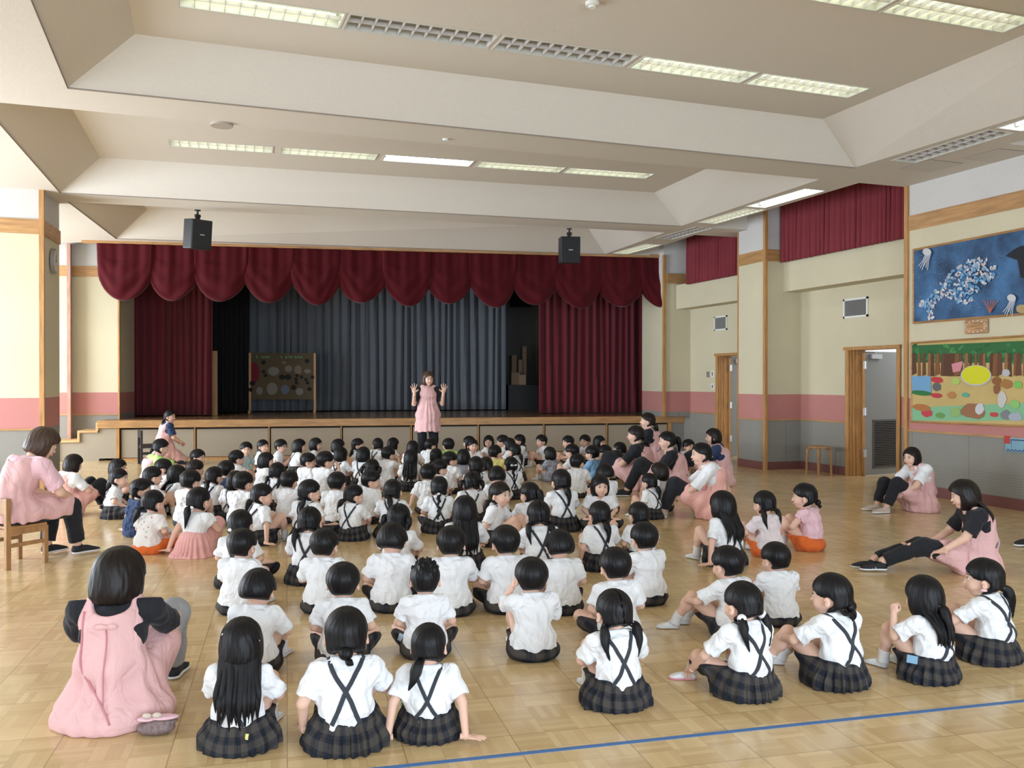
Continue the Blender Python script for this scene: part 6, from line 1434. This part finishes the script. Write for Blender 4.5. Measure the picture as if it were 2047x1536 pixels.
for i in range(150): x, y = r.uniform(1835, 2010), r.uniform(505, 620); p.ell(x, y, .6, .6, (.45, .5, .58), 0, 4)
for jx, jy, sg in ((1853, 504, -1), (2022, 596, -1)):
    p.ell(jx, jy, 9, 7.5, (.55, .55, .58), .3, 12)
    for k in range(6): p.line([(jx - 3 + k * 2, jy + 5), (jx - 9 + k * 2.4, jy + 18), (jx - 17 + k * 3.6, jy + 28 + (k % 3) * 4)], .7, (.50, .51, .56))
p.poly([(2010, 512), (2025, 500), (2040, 492), (2060, 490), (2070, 560), (2040, 555), (2034, 520)], (.012, .014, .02))
for k in range(5): p.line([(1978, 626), (1972 + k * 4, 610), (1966 + k * 7, 600)], .8, (.42, .12, .07))
p.ell(2045, 618, 14, 9, (.42, .30, .14), 0, 12, .1); p.done()
c2_ = [q(1822, 686), (XQ, yN, q(2047, 671)[2]), (XQ, yN, q(2047, 851)[2]), q(1822, 843)]
p = Pic('wall_picture', c2_, 'large framed forest picture with a big yellow oval', M_WOODH, mat('meadow_paint', (.52, .38, .15), .8, noise=.15, nscale=4))
def band(y0, y1, col): p.poly([(1823, y0), (1950, y0 - 5), (2080, y0 - 11), (2080, y1 - 2), (1950, y1), (1823, y1 - 1)], col)
band(691, 726, (.03, .13, .04)); band(815, 842, (.22, .45, .26)); r = np.random.RandomState(9)
for k in range(60): p.ell(r.uniform(1826, 2075), r.uniform(688, 726), r.uniform(3, 8), r.uniform(2, 5), ((.02, .10, .03), (.04, .19, .06), (.06, .24, .07))[k % 3], r.uniform(0, 3), 8, .2, k)
for k in range(26): x = 1826 + k * 9.6 + r.uniform(-3, 3); hw = r.uniform(1.6, 4.5) if k != 8 else 12; p.poly([(x - hw, 708), (x + hw, 706), (x + hw * 1.5, 752 + r.uniform(-6, 3)), (x - hw * 1.5, 752)], ((.10, .04, .02), (.20, .085, .03), (.13, .05, .03), (.26, .12, .05))[k % 4])
p.poly([(1822, 752), (1860, 752), (1862, 785), (1824, 783)], (.16, .34, .55)); p.ell(1842, 786, 22, 5, (.03, .16, .05), .1)
for k, (x, y, rx, ry, c) in enumerate(((1873, 760, 12, 6, (.50, .04, .05)), (1872, 774, 9, 9, (.12, .12, .13)), (1872, 791, 12, 5, (.48, .04, .06)), (1910, 762, 9, 8, (.40, .50, .12)), (1902, 790, 9, 7, (.45, .20, .06)), (1853, 826, 11, 8, (.50, .05, .07)), (1879, 831, 9, 6, (.14, .30, .08)), (1910, 824, 11, 10, (.26, .42, .15)), (1841, 815, 18, 7, (.42, .16, .05)), (1992, 762, 10, 9, (.25, .10, .03)), (1992, 778, 7, 10, (.25, .10, .04)), (2011, 746, 9, 7, (.45, .45, .48)), (2012, 768, 12, 10, (.36, .16, .05)), (2003, 798, 9, 16, (.55, .52, .48)), (1945, 822, 24, 16, (.30, .14, .07)), (1958, 818, 9, 12, (.55, .55, .58)), (2010, 830, 11, 10, (.20, .20, .22)), (2030, 834, 14, 9, (.36, .40, .46)), (1987, 829, 8, 5, (.50, .06, .06)), (2035, 770, 9, 8, (.20, .45, .10)), (2028, 808, 10, 9, (.25, .50, .15)), (1930, 790, 8, 5, (.10, .36, .25)))): p.ell(x, y, rx, ry, c, .1, 12, .12, k)
p.poly([(1902, 728), (1925, 722), (1920, 742), (1905, 745)], (.60, .24, .28))
p.ell(1951, 751, 31, 21, (.46, .46, .50), 0, 24); p.ell(1951, 750, 29, 19, (.62, .60, .02), 0, 24); p.done()
pl = empty('wall_plaque', tuple(q(1953, 653))); tag(pl, 'small carved wooden plaque between the two large pictures', 'plaque')
MB().box((-.02, -.165, -.085), (0, .165, .085)).build('board', M_WOODH, pl, bevel=.012); g = MB()
M_SHELL = mat('shell_pink', (.60, .45, .42), .6)
for k in range(14): a = 2 * PI * k / 14; MB().tube([(-.026, .145 * math.cos(a), .068 * math.sin(a)), (-.018, .145 * math.cos(a), .068 * math.sin(a))], .012, 8).build('shell', M_SHELL, pl)
g = MB()
for k, n in enumerate((6, 8, 5)):
    for j in range(n): g.box((-.0215, -.09 + j * .022, .030 - k * .028), (-.020, -.078 + j * .022, .036 - k * .028))
g.build('lettering', M_DARK, pl)
bs = empty('cloth_sign', (XP, 7.55, .745)); tag(bs, 'blue patterned cloth sign hanging on the grey dado below the pictures', 'sign')
MB().box((-.02, -.32, -.085), (0, .34, .085)).build('panel', mat('blue_print', (.20, .36, .45), .7, noise=.3, nscale=14), bs, bevel=.01); MB().box((-.024, .27, .01), (-.019, .345, .10)).build('red_patch', mat('red_felt', (.45, .05, .04), .8), bs)
g = MB()
for k in range(12): g.tube([(-.023, -.28 + k * .05, -.07), (-.023, -.26 + k * .05, -.05), (-.023, -.24 + k * .05, -.07)], .006, 5)
g.tube([(-.022, -.30, .06), (-.022, .25, .06), (-.022, .25, -.05)], .008, 5); g.build('wavy_trim', mat('navy_trim', (.08, .12, .25), .7), bs)
# ---- on the stage
bo = front(fs(497, 3.4), 3.4); b1 = front(fs(632, 3.4), 3.4); wd = float(np.linalg.norm(b1 - bo)); nb = empty('notice_board', tuple((bo + b1) / 2 + np.array([0, 0, STZ])), -FAng); tag(nb, 'brown display board with pale paper shapes standing on the stage', 'notice board')
MB().box((-wd / 2, 0, .30), (wd / 2, .04, 1.36)).build('board', mat('cork', (.095, .068, .038), .9, noise=.15, nscale=30), nb)
for x in (-wd / 2 + .03, wd / 2 - .03):
    MB().box((x - .025, -.01, 0), (x + .025, .05, 1.36)).box((x - .025, -.22, 0), (x + .025, .26, .05)).build('leg', M_WOODV, nb)
g = MB(); r = np.random.RandomState(2)
cols = [mat('paper_a', (.19, .175, .155), .9), mat('paper_b', (.19, .14, .10), .9), mat('paper_c', (.11, .135, .18), .9), mat('paper_black', (.012, .012, .013), .9), mat('paper_red', (.16, .01, .02), .9)]
def disc(x, z, rx, rz, mi, k):
    g = MB(); g.raw([(x + rx * math.cos(2 * PI * i / 16), -.003 - k * .0005, z + rz * math.sin(2 * PI * i / 16)) for i in range(16)][::-1] + [(x, -.003 - k * .0005, z)], [((i + 1) % 16, i, 16)[::-1] for i in range(16)], 0); g.build('paper_shape', cols[mi], nb)
fx = lambda px: (px - 565) / 135 * wd; fz = lambda py: 1.36 - (py - 697) / 112 * 1.06
for k, (px, py, rx, rz, mi) in enumerate(((547, 741, .125, .10, 0), (577, 735, .08, .08, 0), (596, 738, .085, .11, 1), (615, 741, .075, .05, 0), (519, 788, .07, .09, 0), (544, 783, .12, .14, 0), (570, 785, .09, .11, 2), (599, 790, .085, .085, 0), (508, 745, .12, .24, 4), (564, 755, .07, .06, 3), (576, 755, .07, .06, 3), (594, 751, .04, .04, 3), (603, 755, .04, .04, 3), (592, 760, .04, .04, 3), (612, 761, .04, .04, 3), (625, 755, .04, .04, 3), (615, 769, .04, .04, 3), (593, 769, .04, .04, 3), (587, 780, .06, .06, 3), (619, 784, .05, .045, 3), (614, 716, .05, .05, 3), (527, 720, .05, .05, 3), (527, 742, .04, .04, 3), (531, 751, .04, .04, 3), (505, 770, .06, .06, 3), (502, 785, .05, .05, 3), (568, 720, .05, .03, 1))): disc(fx(px), fz(py), rx, rz, mi, k)
g = MB()
for x0, n in ((513, 1), (524, 5), (562, 1), (571, 5), (590, 5)):
    for j in range(n): g.tube([(fx(x0 + j * 3.2), -.012, fz(704 + (j % 2) * 2)), (fx(x0 + j * 3.2 + 1.5), -.012, fz(710 - (j % 3)))], .007, 5)
g.build('green_lettering', mat('green_foil', (.10, .55, .25), .4), nb)
p0 = front(fs(430, 2.2), 2.2, STZ); wp = MB().box((-.05, -.02, 0), (.05, .02, 1.36)).build('wooden_panel', M_WOODV); wp.location = tuple(p0); wp.rotation_euler = (0, 0, -FAng); tag(wp, 'narrow upright wooden board edge beside the steps end stage drape', 'board')
for i, (px, w_, h_, o_) in enumerate(((1027, .13, 1.0, 4.55), (1040, .10, .85, 4.5), (1048, .10, 1.30, 4.55), (1030, .22, .42, 4.35), (1044, .18, .34, 4.3))):
    p_ = front(fs(px, o_), o_, STZ + .62); b_ = MB().box((-w_ / 2, -.06, 0), (w_ / 2, .06, h_ * .75)); ob = b_.build('cardboard_roll', mat('kraft_card', (.30, .20, .13), .8), bevel=.01); ob.location = tuple(p_); ob.rotation_euler = (0, 0, -FAng)
    tag(ob, ('tall brown card box standing on the dark stage chest', 'slim brown card box in the middle of the stage chest', 'tallest brown card box against the stage back wall', 'wide low brown box at the front of the stage chest', 'squat brown box beside the wide low one on the stage chest')[i], 'box', 'brown boxes on the stage chest')
dc = MB(); fprism(fs(1012, 4.5), fs(1086, 4.5), 4.2, 4.95, STZ, STZ + .62, dc); tag(dc.build('stage_chest', mat('black_lacquer', (.02, .02, .02), .5)), 'low black chest at the back of the stage', 'chest')
ps = MB(); fprism(fs(257, 1.75), fs(262, 1.75), 1.74, 1.76, 2.1, 3.1, ps); tag(ps.build('pink_banner', mat('pink_ribbon', (.62, .16, .20), .7)), 'narrow pink cloth strip hanging beside the steps end stage drape', 'banner')  # sunlight on the red curtain's edge, put into a separate pink strip
# ---- child-size wooden chair under the seated teacher
